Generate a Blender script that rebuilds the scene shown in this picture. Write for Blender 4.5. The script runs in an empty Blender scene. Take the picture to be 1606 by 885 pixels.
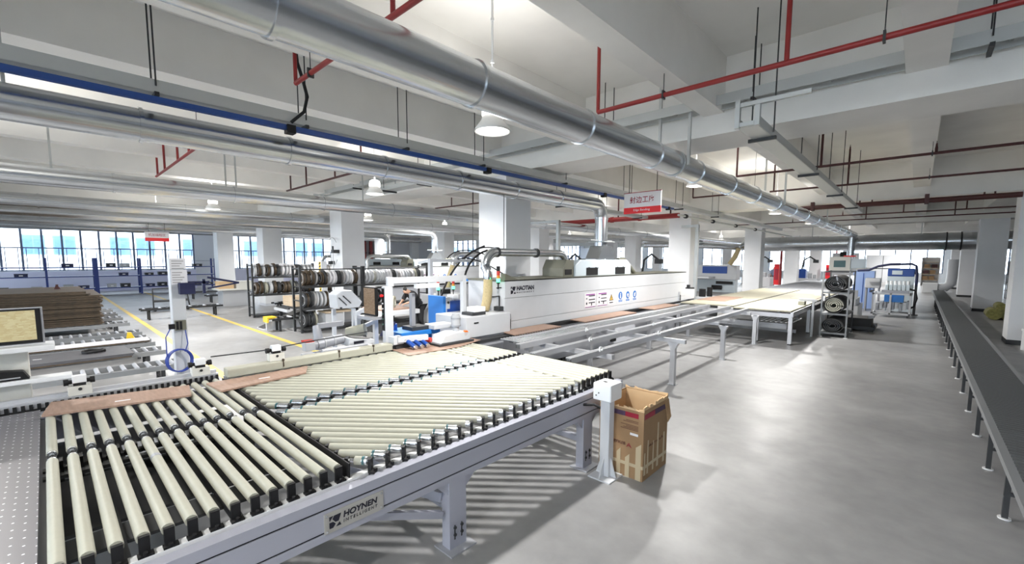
import bpy, math, random
from mathutils import Matrix, Vector
R = math.radians
random.seed(7)
SC = bpy.context.scene
COL = SC.collection

# ---------------------------------------------------------------- camera
cd = bpy.data.cameras.new('camera'); cam = bpy.data.objects.new('camera', cd); COL.objects.link(cam)
YAW, PITCH, ROLL = 0.75014, 0.0928, 0.0034
_f = Vector((-math.sin(YAW)*math.cos(PITCH), math.cos(YAW)*math.cos(PITCH), -math.sin(PITCH)))
_r0 = Vector((math.cos(YAW), math.sin(YAW), 0)); _u0 = _r0.cross(_f)
_r = math.cos(ROLL)*_r0 + math.sin(ROLL)*_u0; _u = math.cos(ROLL)*_u0 - math.sin(ROLL)*_r0
cam.matrix_world = Matrix.Translation((0, 0, 2.3)) @ Matrix((_r, _u, -_f)).transposed().to_4x4()
cd.sensor_fit = 'HORIZONTAL'; cd.sensor_width = 36; cd.lens = 681.9/1606*36
cd.shift_y = 28/1606
cd.clip_start = 0.05; cd.clip_end = 300
SC.camera = cam

# ---------------------------------------------------------------- world, exposure
w = bpy.data.worlds.new('sky'); SC.world = w; w.use_nodes = True
bg = w.node_tree.nodes['Background']; bg.inputs[0].default_value = (0.86, 0.93, 1, 1); bg.inputs[1].default_value = 10
vs = SC.view_settings
vs.view_transform = 'Standard'; vs.look = 'None'; vs.gamma = 1; vs.use_curve_mapping = False
vs.exposure = -0.35
SC.cycles.use_denoising = True
LAMP_W = 170; UPLIGHT = .26; UP_GAIN = {0: .42, 1: .45, 2: .4, 3: .4, 6: .5, 7: 5.5, 8: 7, 11: .6}; LAMP_GAIN = {0: 1.5, 1: .6, 2: .6, 3: .6, 4: .6, 5: .7, 6: .4, 7: .25, 8: .6, 9: .7, 10: .7, 11: .6, 12: 1.6, 13: 1.6, 14: 5, 15: 2, 16: 1.8, 17: 2, 18: 2, 19: 2, 20: 2, 21: 2}  # off-view lamps behind the camera get extra uplight, added as ceiling fill
SC.cycles.max_bounces = 10; SC.cycles.diffuse_bounces = 6; SC.cycles.transparent_max_bounces = 16
SC.cycles.sample_clamp_indirect = 6

# ---------------------------------------------------------------- materials
def _mat(name):
    m = bpy.data.materials.new(name); m.use_nodes = True
    nt = m.node_tree
    return m, nt, nt.nodes['Principled BSDF']
def mat(name, col, rough=.5, metal=0, vary=0, scale=8, bump=0, spec=.5, stretch=None):
    m, nt, b = _mat(name)
    b.inputs['Base Color'].default_value = (*col, 1); b.inputs['Roughness'].default_value = rough
    b.inputs['Metallic'].default_value = metal; b.inputs['Specular IOR Level'].default_value = spec
    if vary or bump:
        tc = nt.nodes.new('ShaderNodeTexCoord'); n = nt.nodes.new('ShaderNodeTexNoise')
        n.inputs['Scale'].default_value = scale; n.inputs['Detail'].default_value = 4
        mp = nt.nodes.new('ShaderNodeMapping'); mp.inputs['Scale'].default_value = stretch or (1, 1, 1)
        nt.links.new(tc.outputs['Object'], mp.inputs[0]); nt.links.new(mp.outputs[0], n.inputs['Vector'])
        if vary:
            r = nt.nodes.new('ShaderNodeMapRange'); r.inputs[1].default_value = .3; r.inputs[2].default_value = .7
            r.inputs[3].default_value = 1-vary; r.inputs[4].default_value = 1+vary
            nt.links.new(n.outputs['Fac'], r.inputs[0])
            mx = nt.nodes.new('ShaderNodeVectorMath'); mx.operation = 'SCALE'; mx.inputs[0].default_value = col
            nt.links.new(r.outputs[0], mx.inputs['Scale']); nt.links.new(mx.outputs[0], b.inputs['Base Color'])
        if bump:
            bp = nt.nodes.new('ShaderNodeBump'); bp.inputs['Strength'].default_value = bump; bp.inputs['Distance'].default_value = .01
            nt.links.new(n.outputs['Fac'], bp.inputs['Height']); nt.links.new(bp.outputs[0], b.inputs['Normal'])
    return m
def emit(name, col, s):
    m, nt, b = _mat(name)
    b.inputs['Base Color'].default_value = (*col, 1)
    b.inputs['Emission Color'].default_value = (*col, 1); b.inputs['Emission Strength'].default_value = s
    return m
def concrete():
    m, nt, b = _mat('polished concrete')
    tc = nt.nodes.new('ShaderNodeTexCoord')
    n1 = nt.nodes.new('ShaderNodeTexNoise'); n1.inputs['Scale'].default_value = .55; n1.inputs['Detail'].default_value = 6; n1.inputs['Roughness'].default_value = .6
    n2 = nt.nodes.new('ShaderNodeTexNoise'); n2.inputs['Scale'].default_value = 5; n2.inputs['Detail'].default_value = 10
    n3 = nt.nodes.new('ShaderNodeTexNoise'); n3.inputs['Scale'].default_value = 1.6; n3.inputs['Detail'].default_value = 5
    for n in (n1, n2, n3): nt.links.new(tc.outputs['Object'], n.inputs['Vector'])
    a = nt.nodes.new('ShaderNodeMath'); a.operation = 'MULTIPLY_ADD'; a.inputs[1].default_value = .35
    nt.links.new(n2.outputs['Fac'], a.inputs[0]); nt.links.new(n1.outputs['Fac'], a.inputs[2])
    cr = nt.nodes.new('ShaderNodeValToRGB')
    cr.color_ramp.elements[0].position = .3; cr.color_ramp.elements[0].color = (.15, .15, .155, 1)
    cr.color_ramp.elements[1].position = 1.0; cr.color_ramp.elements[1].color = (.35, .35, .35, 1)
    nt.links.new(a.outputs[0], cr.inputs[0]); nt.links.new(cr.outputs[0], b.inputs['Base Color'])
    r = nt.nodes.new('ShaderNodeMapRange'); r.inputs[1].default_value = .3; r.inputs[2].default_value = .7
    r.inputs[1].default_value = .1; r.inputs[2].default_value = .9; r.inputs[3].default_value = .3; r.inputs[4].default_value = .5
    nt.links.new(n3.outputs['Fac'], r.inputs[0]); nt.links.new(r.outputs[0], b.inputs['Roughness'])
    return m
def perforated():
    m, nt, b = _mat('perforated dark sheet')
    tc = nt.nodes.new('ShaderNodeTexCoord'); mp = nt.nodes.new('ShaderNodeMapping')
    mp.inputs['Scale'].default_value = (1/.062,)*3; mp.inputs['Rotation'].default_value = (0, 0, R(45))
    fr = nt.nodes.new('ShaderNodeVectorMath'); fr.operation = 'FRACTION'
    sb = nt.nodes.new('ShaderNodeVectorMath'); sb.operation = 'SUBTRACT'; sb.inputs[1].default_value = (.5, .5, .5)
    ml = nt.nodes.new('ShaderNodeVectorMath'); ml.operation = 'MULTIPLY'; ml.inputs[1].default_value = (1, 1, 0)
    ln = nt.nodes.new('ShaderNodeVectorMath'); ln.operation = 'LENGTH'
    lt = nt.nodes.new('ShaderNodeMath'); lt.operation = 'LESS_THAN'; lt.inputs[1].default_value = .09
    mx = nt.nodes.new('ShaderNodeMix'); mx.data_type = 'RGBA'
    mx.inputs[6].default_value = (.13, .125, .14, 1); mx.inputs[7].default_value = (.75, .75, .78, 1)
    nt.links.new(tc.outputs['Object'], mp.inputs[0]); nt.links.new(mp.outputs[0], fr.inputs[0]); nt.links.new(fr.outputs[0], sb.inputs[0])
    nt.links.new(sb.outputs[0], ml.inputs[0]); nt.links.new(ml.outputs[0], ln.inputs[0]); nt.links.new(ln.outputs['Value'], lt.inputs[0])
    nt.links.new(lt.outputs[0], mx.inputs[0]); nt.links.new(mx.outputs[2], b.inputs['Base Color'])
    b.inputs['Roughness'].default_value = .38
    return m
def glass():
    m, nt, b = _mat('window glass'); nt.nodes.remove(b)
    t = nt.nodes.new('ShaderNodeBsdfTransparent'); t.inputs[0].default_value = (.93, .96, .98, 1)
    g = nt.nodes.new('ShaderNodeBsdfGlossy'); g.inputs['Roughness'].default_value = .03
    mx = nt.nodes.new('ShaderNodeMixShader'); mx.inputs[0].default_value = .06
    nt.links.new(t.outputs[0], mx.inputs[1]); nt.links.new(g.outputs[0], mx.inputs[2])
    nt.links.new(mx.outputs[0], nt.nodes['Material Output'].inputs[0])
    return m
def screen(name, base, line, sc, s):
    m, nt, b = _mat(name)
    tc = nt.nodes.new('ShaderNodeTexCoord'); mp = nt.nodes.new('ShaderNodeMapping'); mp.inputs['Scale'].default_value = sc
    n = nt.nodes.new('ShaderNodeTexVoronoi'); n.distance = 'CHEBYCHEV'; n.inputs['Scale'].default_value = 1
    nt.links.new(tc.outputs['Object'], mp.inputs[0]); nt.links.new(mp.outputs[0], n.inputs['Vector'])
    mx = nt.nodes.new('ShaderNodeMix'); mx.data_type = 'RGBA'
    mx.inputs[6].default_value = (*base, 1); mx.inputs[7].default_value = (*line, 1)
    sp = nt.nodes.new('ShaderNodeSeparateColor'); nt.links.new(n.outputs['Color'], sp.inputs[0])
    nt.links.new(sp.outputs[0], mx.inputs[0]); nt.links.new(mx.outputs[2], b.inputs['Emission Color']); b.inputs['Emission Strength'].default_value = s
    b.inputs['Base Color'].default_value = (.02, .02, .02, 1); b.inputs['Roughness'].default_value = .2
    return m

M = dict(
    concrete=concrete(), plaster=mat('white ceiling paint', (.84, .83, .8), .85, vary=.05, scale=1.2),
    colwall=mat('white column paint', (.74, .75, .77), .6, vary=.03, scale=1.5),
    greywall=mat('grey wall paint', (.6, .62, .67), .7), lowwall=mat('pale sill wall paint', (.62, .63, .78), .7),
    white=mat('white machine paint', (.57, .585, .61), .35, vary=.02, scale=3), offwhite=mat('off white enamel', (.66, .65, .6), .4),
    hoodpaint=mat('pale blue grey paint', (.6, .68, .73), .35), olive=mat('olive grey lid', (.15, .15, .115), .5),
    beam=mat('grey anodised beam', (.42, .43, .5), .38, .35), alu=mat('aluminium profile', (.62, .63, .66), .38, .55),
    galv=mat('galvanised duct steel', (.6, .625, .65), .24, .95, vary=.04, scale=5, stretch=(1, .3, 1)),
    tray=mat('galvanised tray', (.5, .52, .52), .45, .5), steel=mat('bright steel', (.68, .7, .72), .25, .9),
    cream=mat('cream rubber sleeve', (.4, .395, .325), .55, vary=.03, scale=20), belt=mat('cream conveyor belt', (.41, .39, .3), .6, vary=.06, scale=2),
    beige=mat('beige fabric hose', (.46, .37, .2), .7, vary=.1, scale=30, bump=.4), teal=mat('teal band', (.025, .1, .11), .4),
    black=mat('black plastic', (.012, .012, .013), .55, spec=.25), rubber=mat('black rubber', (.03, .03, .03), .7),
    dark=mat('dark steel', (.045, .047, .05), .5, .2, spec=.3), rackblue=mat('blue rack paint', (.025, .045, .2), .5), navy=mat('navy painted steel', (.01, .014, .06), .45),
    mullion=mat('blue grey window frame', (.11, .14, .21), .5), blue=mat('bright blue paint', (.02, .2, .62), .4),
    deepblue=mat('deep blue panel', (.01, .06, .3), .35), busbar=mat('blue busbar', (.012, .055, .24), .4),
    cable=mat('blue cable jacket', (.02, .05, .3), .45), red=mat('red pipe paint', (.25, .014, .014), .4), brightred=mat('bright red sign face', (.72, .01, .015), .45),
    maroon=mat('dark red pipe paint', (.06, .012, .012), .5), wood=mat('red brown board face', (.33, .215, .16), .55, vary=.14, scale=6, stretch=(1, 6, 1)),
    brown=mat('dark brown board', (.062, .042, .024), .6, vary=.3, scale=9), pine=mat('light plywood', (.6, .48, .34), .6, vary=.12, scale=7),
    slate=mat('slate grey board', (.075, .075, .083), .5, vary=.1), carton=mat('brown cardboard', (.3, .185, .095), .8, vary=.06, scale=5),
    cartonin=mat('cardboard inside', (.6, .42, .24), .85), tape=mat('beige packing tape', (.5, .41, .27), .5), purple=mat('dark purple print', (.06, .03, .07), .6),
    print=mat('brown carton print', (.12, .05, .03), .8), yellow=mat('yellow floor paint', (.62, .44, .1), .5, vary=.12, scale=6), bright_yellow=mat('yellow plastic', (.75, .52, .03), .4),
    ink=mat('navy black ink', (.008, .008, .02), .5), whiteplastic=mat('white plastic', (.82, .83, .84), .35), orange=mat('orange plastic', (.75, .16, .02), .4),
    plate=mat('brushed nameplate', (.5, .49, .46), .4, .5), signwhite=mat('white sign face', (.75, .74, .76), .5), maroonink=mat('maroon lettering', (.3, .01, .03), .5),
    purpleink=mat('purple print', (.28, .06, .3), .5), signblue=mat('blue sign print', (.02, .13, .42), .5), amber=mat('amber sign print', (.7, .45, .08), .5),
    skin=mat('skin', (.55, .33, .23), .6), hair=mat('black hair', (.012, .011, .01), .6), blackcloth=mat('black work clothes', (.018, .018, .02), .85), bluecloth=mat('grey blue work shirt', (.25, .3, .45), .85),
    green=mat('dark green belt', (.05, .12, .09), .5), greybox=mat('grey cast housing', (.42, .43, .45), .45), bundle=mat('olive wrapped bundle', (.2, .19, .06), .8, vary=.3, scale=12),
    facade=mat('white building facade', (.8, .81, .83), .8), bluewin=mat('blue tinted window', (.18, .3, .48), .15), asphalt=mat('pale paving', (.5, .5, .5), .9),
    lampwhite=mat('white lamp enamel', (.82, .82, .8), .35), lamp=emit('lamp glow', (1, .96, .9), 9), green_on=emit('lit green lens', (.1, 1, .45), 4),
    redlens=mat('red lens', (.5, .03, .02), .3), amberlens=mat('amber lens', (.6, .25, .03), .3), glass=glass(), perforated=perforated(),
    screen_a=screen('yellow nesting screen', (.95, .86, .5), (.8, .66, .34), (1, 30, 75), .8), screen_b=screen('brown nesting screen', (.3, .19, .1), (.42, .28, .16), (26, 1, 60), .8),
    laptop=emit('white screen', (.85, .9, 1), .9), conv=mat('dark conveyor roller', (.11, .115, .12), .4, .3), railgrey=mat('grey conveyor rail', (.24, .25, .26), .5, .2), greyspool=mat('grey edge band', (.36, .35, .35), .6), silverpaint=mat('silver grey paint', (.33, .34, .37), .45, .2))

# ---------------------------------------------------------------- mesh builder
BASE = {}
class MB:
    """Collects boxes, bars, tubes and prisms; build() links them as ONE mesh object."""
    def __init__(s): s.v = []; s.f = []; s.s = []; s.k = []; s.m = 0
    def add(s, vs, fs, smooth=False):
        o = len(s.v); s.v += [tuple(v) for v in vs]
        for f in fs: s.f.append([i+o for i in f]); s.s.append(smooth); s.k.append(s.m)
        return s
    def box(s, x0, y0, z0, x1, y1, z1):
        x0, x1 = sorted((x0, x1)); y0, y1 = sorted((y0, y1)); z0, z1 = sorted((z0, z1))
        return s.add([(x0,y0,z0),(x1,y0,z0),(x1,y1,z0),(x0,y1,z0),(x0,y0,z1),(x1,y0,z1),(x1,y1,z1),(x0,y1,z1)],
                     [(0,3,2,1),(4,5,6,7),(0,1,5,4),(1,2,6,5),(2,3,7,6),(3,0,4,7)])
    def bar(s, p, q, w, h=None, up=(0, 0, 1)):
        """a straight bar of w x h section from p to q"""
        h = w if h is None else h
        p, q = Vector(p), Vector(q); d = (q-p).normalized(); u = Vector(up)
        if abs(d.dot(u)) > .98: u = Vector((0, 1, 0))
        a = d.cross(u).normalized(); b = a.cross(d)
        vs = [c + a*i*w/2 + b*j*h/2 for c in (p, q) for i, j in ((-1,-1),(1,-1),(1,1),(-1,1))]
        return s.add(vs, [(0,1,2,3),(7,6,5,4),(4,5,1,0),(5,6,2,1),(6,7,3,2),(7,4,0,3)])
    def cyl(s, p, q, r, r2=None, n=16, caps=True):
        r2 = r if r2 is None else r2
        p, q = Vector(p), Vector(q); d = (q-p).normalized(); u = Vector((0, 0, 1)) if abs(d.z) < .9 else Vector((1, 0, 0))
        a = d.cross(u).normalized(); b = d.cross(a)
        cs = [(math.cos(2*math.pi*i/n), math.sin(2*math.pi*i/n)) for i in range(n)]
        A = [p + (a*c+b*t)*r for c, t in cs]; B = [q + (a*c+b*t)*r2 for c, t in cs]
        s.add(A+B, [(i, (i+1) % n, n+(i+1) % n, n+i) for i in range(n)], True)
        if caps:
            if r > 0: s.add(A, [tuple(range(n-1, -1, -1))])
            if r2 > 0: s.add(B, [tuple(range(n))])
        return s
    def tube(s, pts, r, n=8, caps=True, rib=0):
        pts = [Vector(p) for p in pts]; N = len(pts); rings = []
        prev = None
        for i, p in enumerate(pts):
            d = (pts[min(i+1, N-1)] - pts[max(i-1, 0)]).normalized()
            if prev is None: u = Vector((0, 0, 1)) if abs(d.z) < .9 else Vector((1, 0, 0)); a = d.cross(u).normalized()
            else: a = (prev - d*prev.dot(d)).normalized()
            prev = a; b = d.cross(a)
            rr = (r[i] if isinstance(r, (list, tuple)) else r) * (1 + (rib if i % 2 else 0))
            rings.append([p + (a*math.cos(2*math.pi*k/n) + b*math.sin(2*math.pi*k/n))*rr for k in range(n)])
        vs = [v for g in rings for v in g]
        s.add(vs, [(i*n+k, i*n+(k+1) % n, (i+1)*n+(k+1) % n, (i+1)*n+k) for i in range(N-1) for k in range(n)], True)
        if caps: s.add(rings[0], [tuple(range(n-1, -1, -1))]); s.add(rings[-1], [tuple(range(n))])
        return s
    def ring(s, c, axis, r0, r1, wd, n=24):
        """a flat ring (hollow disc) of inner r0, outer r1, width wd along axis"""
        c = Vector(c); d = Vector(axis).normalized(); u = Vector((0, 0, 1)) if abs(d.z) < .9 else Vector((1, 0, 0))
        a = d.cross(u).normalized(); b = d.cross(a); L = []
        for t, r in ((-wd/2, r0), (-wd/2, r1), (wd/2, r1), (wd/2, r0)):
            L.append([c + d*t + (a*math.cos(2*math.pi*i/n)+b*math.sin(2*math.pi*i/n))*r for i in range(n)])
        for j, sm in ((0, False), (1, True), (2, False), (3, True)):
            s.add(L[j]+L[(j+1) % 4], [(i, (i+1) % n, n+(i+1) % n, n+i) for i in range(n)], sm)
        return s
    def prism(s, pts, vec):
        """a flat outline extruded along vec"""
        v = Vector(vec); A = [Vector(p) for p in pts]; n = len(A); B = [p+v for p in A]
        s.add(A+B, [tuple(range(n-1, -1, -1)), tuple(range(n, 2*n))] + [(i, (i+1) % n, n+(i+1) % n, n+i) for i in range(n)])
        return s
    def lathe(s, c, prof, n=24):
        """prof: (r, z) pairs turned about the vertical through c"""
        c = Vector(c); vs = [c + Vector((r*math.cos(2*math.pi*k/n), r*math.sin(2*math.pi*k/n), z)) for r, z in prof for k in range(n)]
        return s.add(vs, [(i*n+k, i*n+(k+1) % n, (i+1)*n+(k+1) % n, (i+1)*n+k) for i in range(len(prof)-1) for k in range(n)], True)
    def build(s, name, m, parent=None, bevel=0, base=None):
        me = bpy.data.meshes.new(name)
        b = BASE.get(parent.name, (0, 0, 0)) if parent else (base or (0, 0, 0))
        me.from_pydata([(x-b[0], y-b[1], z-b[2]) for x, y, z in s.v], [], s.f)
        for x in (m if isinstance(m, (list, tuple)) else [m]): me.materials.append(x)
        me.polygons.foreach_set('use_smooth', s.s)
        if any(s.k): me.polygons.foreach_set('material_index', s.k)
        me.validate(); me.update()
        o = bpy.data.objects.new(name, me); COL.objects.link(o)
        if parent: o.parent = parent; BASE[o.name] = b
        else: o.location = b; BASE[o.name] = b
        if bevel:
            md = o.modifiers.new('edge', 'BEVEL'); md.width = bevel; md.segments = 2; md.limit_method = 'ANGLE'; md.angle_limit = R(40)
        return o
def tag(o, label=None, cat=None, group=None, kind=None):
    if label: o['label'] = label
    if cat: o['category'] = cat
    if group: o['group'] = group
    if kind: o['kind'] = kind
    return o
def thing(name, label, cat, base=(0, 0, 0), group=None):
    o = bpy.data.objects.new(name, None); o.empty_display_size = .1; COL.objects.link(o); o.location = base
    BASE[o.name] = tuple(base)
    return tag(o, label, cat, group)
def struct(name, mb, m, base=None):
    return tag(mb.build(name, m, None, 0, base), kind='structure')
def copy_tree(o, parent=None):
    c = o.copy(); COL.objects.link(c)
    if parent: c.parent = parent
    for ch in list(o.children): copy_tree(ch, c)
    return c
def rename_copy(o, loc=None, label=None, group=None, rz=None):
    c = copy_tree(o)
    if loc is not None: c.location = loc
    if rz is not None: c.rotation_euler = (0, 0, rz)
    return tag(c, label, None, group)
def text(name, body, m, parent, org, ax, ay, w, h, depth=.003, track=1.0, shear=0, bold=0):
    """raised lettering fitted into a w x h field whose lower left corner is org; ax, ay are its directions"""
    cu = bpy.data.curves.new(name, 'FONT'); cu.body = body; cu.extrude = .02; cu.space_character = track; cu.shear = shear; cu.offset = bold
    t = bpy.data.objects.new(name, cu); COL.objects.link(t)
    dg = bpy.context.evaluated_depsgraph_get(); dg.update()
    me = bpy.data.meshes.new_from_object(t.evaluated_get(dg)); bpy.data.objects.remove(t)
    P = [v.co.copy() for v in me.vertices]
    if not P: return None
    x0, x1 = min(p.x for p in P), max(p.x for p in P); y0, y1 = min(p.y for p in P), max(p.y for p in P)
    ax, ay = Vector(ax), Vector(ay); az = ax.cross(ay); mb = MB()
    mb.add([Vector(org) + ax*((p.x-x0)/(x1-x0)*w) + ay*((p.y-y0)/(y1-y0)*h) + az*(depth if p.z > 0 else -.001) for p in P], [tuple(f.vertices) for f in me.polygons])
    bpy.data.meshes.remove(me)
    return mb.build(name, m, parent)
def arc(c, r, a0, a1, ax, ay, n=10):
    c, ax, ay = Vector(c), Vector(ax), Vector(ay)
    return [c + ax*r*math.cos(R(a0+(a1-a0)*i/n)) + ay*r*math.sin(R(a0+(a1-a0)*i/n)) for i in range(n+1)]

# ---------------------------------------------------------------- high bay lamps (each carries its own light)
def make_lamp():
    t = thing('high_bay_lamp', 'x', 'lamp', (0, 0, 0), 'high bay lamps')
    MB().cyl((0,0,.30),(0,0,1.6),.012,n=8).cyl((0,0,.75),(0,0,.78),.02,n=8).cyl((0,0,1.2),(0,0,1.23),.02,n=8).build('hanger_rod', M['whiteplastic'], t)
    MB().lathe((0,0,0),[(0,.31),(.07,.31),(.11,.28),(.12,.2),(.115,.16),(0,.16)]).build('upper_lens', M['lamp'], t)
    MB().lathe((0,0,0),[(.09,.17),(.115,.165),(.13,.12),(.2,.03),(.205,0),(.195,0),(.19,.03),(.12,.115),(.09,.16)]).build('reflector_shade', M['lampwhite'], t)
    MB().lathe((0,0,0),[(0,-.015),(.1,-.012),(.185,.012),(.185,.02),(0,.02)]).build('diffuser', M['lamp'], t)
    return t
def lamp_light(t, p, up):
    """downlight under the diffuser and upper lens glow, boosted on off-view lamps as ceiling fill"""
    for nm, z, rot, e, sz in (('lamp_light', -.03, 0, p, .22), ('upper_glow', .34, math.pi, LAMP_W*UPLIGHT*up, .2)):
        ld = bpy.data.lights.new(nm, 'AREA'); ld.shape = 'DISK'; ld.size = sz; ld.energy = e; ld.color = (1, .975, .94); ld.spread = R(170)
        lo = bpy.data.objects.new(nm, ld); COL.objects.link(lo); lo.parent = t; lo.location = (0, 0, z); lo.rotation_euler = (rot, 0, 0)
lamp0 = make_lamp()
LAMPS = [((-3.66, 3.59, 3.75), 'bright high bay lamp hanging beside the nearest thick duct'),
         ((-9.0, 5.15, 3.74), 'high bay lamp hanging beyond the second duct left of the big white column'),
         ((-15.2, 8.38, 3.74), 'high bay lamp hanging low over the spool racks below the far ducts'),
         ((-15.3, 3.5, 3.74), 'high bay lamp glowing between the far ducts above the walkway'),
         ((-3.35, 15.6, 3.74), 'high bay lamp beneath the thick duct where the thick red pipe ends'),
         ((-26.5, 9.1, 3.74), 'farthest high bay lamp near the window columns'),
         ((-3.9, 10.4, 4.0), 'added fill lamp above the outfeed rails, hidden by the thick duct'),  # from here on: lamps added for their light, not known fixtures
         ((-.6, -2.5, 3.9), 'added fill lamp behind the photographer'), ((-9.6, -1.5, 3.9), 'added fill lamp behind the monitor stand'),
         ((-9.8, 16, 3.9), 'added fill lamp over the far end of the second edge bander'), ((-3.6, 23, 3.9), 'added fill lamp over the grey roller bed'),
         ((-21, 3, 3.9), 'added fill lamp over the walkway between the yellow lines'),
         ((-10.5, 26, 4.0), 'added fill lamp left of the far end of the belt table'), ((-19, 15, 4.0), 'added fill lamp beyond the third edge bander'),  # these and the following lamps are added to brighten the far hall
         ((-30, 18, 4.0), 'added fill lamp before the grey wall with the red risers'), ((-20, 28, 4.0), 'added fill lamp deep in the left of the hall'),
         ((-3.5, 36.5, 4.0), 'added fill lamp just past the largest duct'), ((-12, 38, 4.0), 'added fill lamp past the far white edge bander'),
         ((-3.5, 47, 4.0), 'added fill lamp over the far white bent duct'), ((-12, 52, 4.0), 'added fill lamp near the far windows, left'), ((-24, 42, 4.0), 'added fill lamp in the far left corner of the hall'), ((-1, 58, 4.0), 'added fill lamp near the far windows, right')]
for i, (p, lb) in enumerate(LAMPS):
    o = lamp0 if i == 0 else copy_tree(lamp0)
    o.location = p; o['label'] = lb
    lamp_light(o, LAMP_W*(LAMP_GAIN.get(i, 1)), UP_GAIN.get(i, .55))
# ---------------------------------------------------------------- the setting
struct('floor', MB().box(-41.3, -9, -.2, 11, 66.3, 0), M['concrete'])
struct('ceiling', MB().box(-41.3, -9, 5.3, 11, 66.3, 5.5), M['plaster'])
struct('outside_ground', MB().box(-75, -30, -.4, 30, 100, -.21), M['asphalt'])
for y in (-3.6, 7.2, 18.1, 29, 39.9, 50.8, 61.7):
    struct('ceiling_beam', MB().box(-41.3, y-.1, 4.2, 11, y+.95, 5.3), M['plaster'])
for x, w_, zb in ((-39.4, .45, 4.55), (-31.4, .45, 4.55), (-23.4, .45, 4.55), (-15.3, .45, 4.55), (-7.35, .8, 4.58), (2.35, .8, 4.58), (-35.4, .3, 4.6), (-27.4, .3, 4.6), (-20.6, .3, 4.6), (-18, .3, 4.6),
                 (-12.8, .3, 4.6), (-10, .3, 4.6), (-4.9, .3, 4.5), (-2.43, .3, 4.5), (-.08, .36, 4.5), (4.9, .3, 4.5), (7.3, .3, 4.5)):
    mb = MB()
    for y in (-3.6, 7.2, 18.1, 29, 39.9, 50.8):
        mb.box(x-w_/2, y+.95, zb, x+w_/2, y+10.8, 5.3)
    mb.box(x-w_/2, -9, zb, x+w_/2, -3.7, 5.3)
    struct('ceiling_beam', mb, M['plaster'])
for x0, x1 in ((-7.8, -6.9), (1.92, 2.82), (-15.8, -14.9), (-23.9, -23), (-31.9, -31)):
    for y in (7.2, 18.1, 29, 39.9, 50.8):
        if x0 > 0 and y < 10: continue
        c = struct('column', MB().box(x0, y, 0, x1, y+.85, 4.2), M['colwall'], ((x0+x1)/2, y+.42, 0))
        MB().box(x0-.008, y-.008, 0, x1+.008, y+.858, .13).build('column_skirting', M['dark'] if x0 > 0 else M['greywall'], c)
# left window wall
WX = -41.15
low = MB(); up = MB()
def window(n, axis, pos, a0, a1, z0, z1, step, mids, sub=True):
    """one window opening: a frame with mullions and its panes; axis 'x' = wall of constant x"""
    P = (lambda a, d, z: (pos+d, a, z)) if axis == 'x' else (lambda a, d, z: (a, pos+d, z))
    fr = MB()
    def bx(a, b, za, zb, d): p, q = P(a, -d, za), P(b, d, zb); fr.box(*p, *q)
    k = max(1, round((a1-a0)/step)); st = (a1-a0)/k
    for i in range(k+1):
        w2 = .055 if i not in (0, k) else .05
        a = a0+i*st; a = min(max(a, a0+w2), a1-w2); bx(a-w2, a+w2, z0, z1, .07)
    for zz in [z0+.04, z1-.04] + mids: bx(a0, a1, zz-.035, zz+.035, .06)
    if sub and mids:
        for i in range(k):
            for q in (.2, .8): a = a0+(i+q)*st; bx(a-.018, a+.018, z0, mids[0], .04)
    f = struct('window_%d' % n, fr, M['mullion'])
    g = MB(); p, q = P(a0+.02, -.008, z0+.02), P(a1-.02, .008, z1-.02); g.box(*p, *q); g.build('pane', M['glass'], f)
window(1, 'x', WX, -8.9, 8.0, 1.45, 4.75, .9, [2.93, 4.25])
window(2, 'x', WX, 9.3, 18.9, 1.45, 4.75, .9, [2.93, 4.25])
window(3, 'x', WX, 33.6, 38.6, 1.45, 4.75, .9, [2.93, 4.25])
window(4, 'x', WX, 41, 49.5, 1.2, 4.75, 1.0, [2.93, 4.25])
window(5, 'x', WX, 52, 60.5, 1.2, 4.75, 1.0, [2.93, 4.25])
mb = MB()
for a, b in ((8, 9.3), (18.9, 33.6), (38.6, 41), (49.5, 52), (60.5, 66.3)): mb.box(-41.3, a, 0, -41, b, 5.3)
for a, b in ((-9, 8), (9.3, 18.9), (33.6, 38.6), (41, 49.5), (52, 60.5)): mb.box(-41.3, a, 0, -41, b, 1.45 if a < 40 else 1.2).box(-41.3, a, 4.75, -41, b, 5.3)
wl = struct('wall_left', mb, M['greywall'])
mb = MB()
for a, b in ((-9, 8), (9.3, 18.9)): mb.box(-41, a, 0, -40.93, b, 1.42)
mb.build('sill_panelling', M['lowwall'], wl)
mb = MB()
for a in (18.95, 27.5, 31.5): mb.box(-41, a, 0, -40.6, a+.9, 5.3)
mb.build('wall_pier', M['colwall'], wl)
# far window wall
mb = MB(); k = 6
xs = [-41+i*8.66 for i in range(7)]
for i in range(6):
    a, b = xs[i]+.35, xs[i+1]-.35
    window(k, 'y', 66.15, a, b, .9, 4.6, 1.33, [2.6, 3.7], False); k += 1
    mb.box(a, 66, 0, b, 66.3, .9).box(a, 66, 4.6, b, 66.3, 5.3)
for x in xs: mb.box(x-.35, 66, 0, x+.35, 66.3, 5.3)
struct('wall_far', mb, M['colwall'])
struct('wall_right', MB().box(11, -9, 0, 11.3, 66.3, 5.3), M['greywall'])
mb = MB().box(-41.3, -9.3, 0, 11.3, -9, .9).box(-41.3, -9.3, 4.6, 11.3, -9, 5.3)
for i in range(7): x = -41+i*8.66; mb.box(x-.35, -9.3, .9, x+.35, -9, 4.6)
struct('wall_back', mb, M['greywall'])
for i in range(6): window(k, 'y', -9.15, -41+i*8.66+.35, -41+(i+1)*8.66-.35, .9, 4.6, 1.66, [2.9], False); k += 1
struct('floor_marking', MB().box(-38, 4.42, 0, -8.5, 4.56, .003), M['yellow'])
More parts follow.
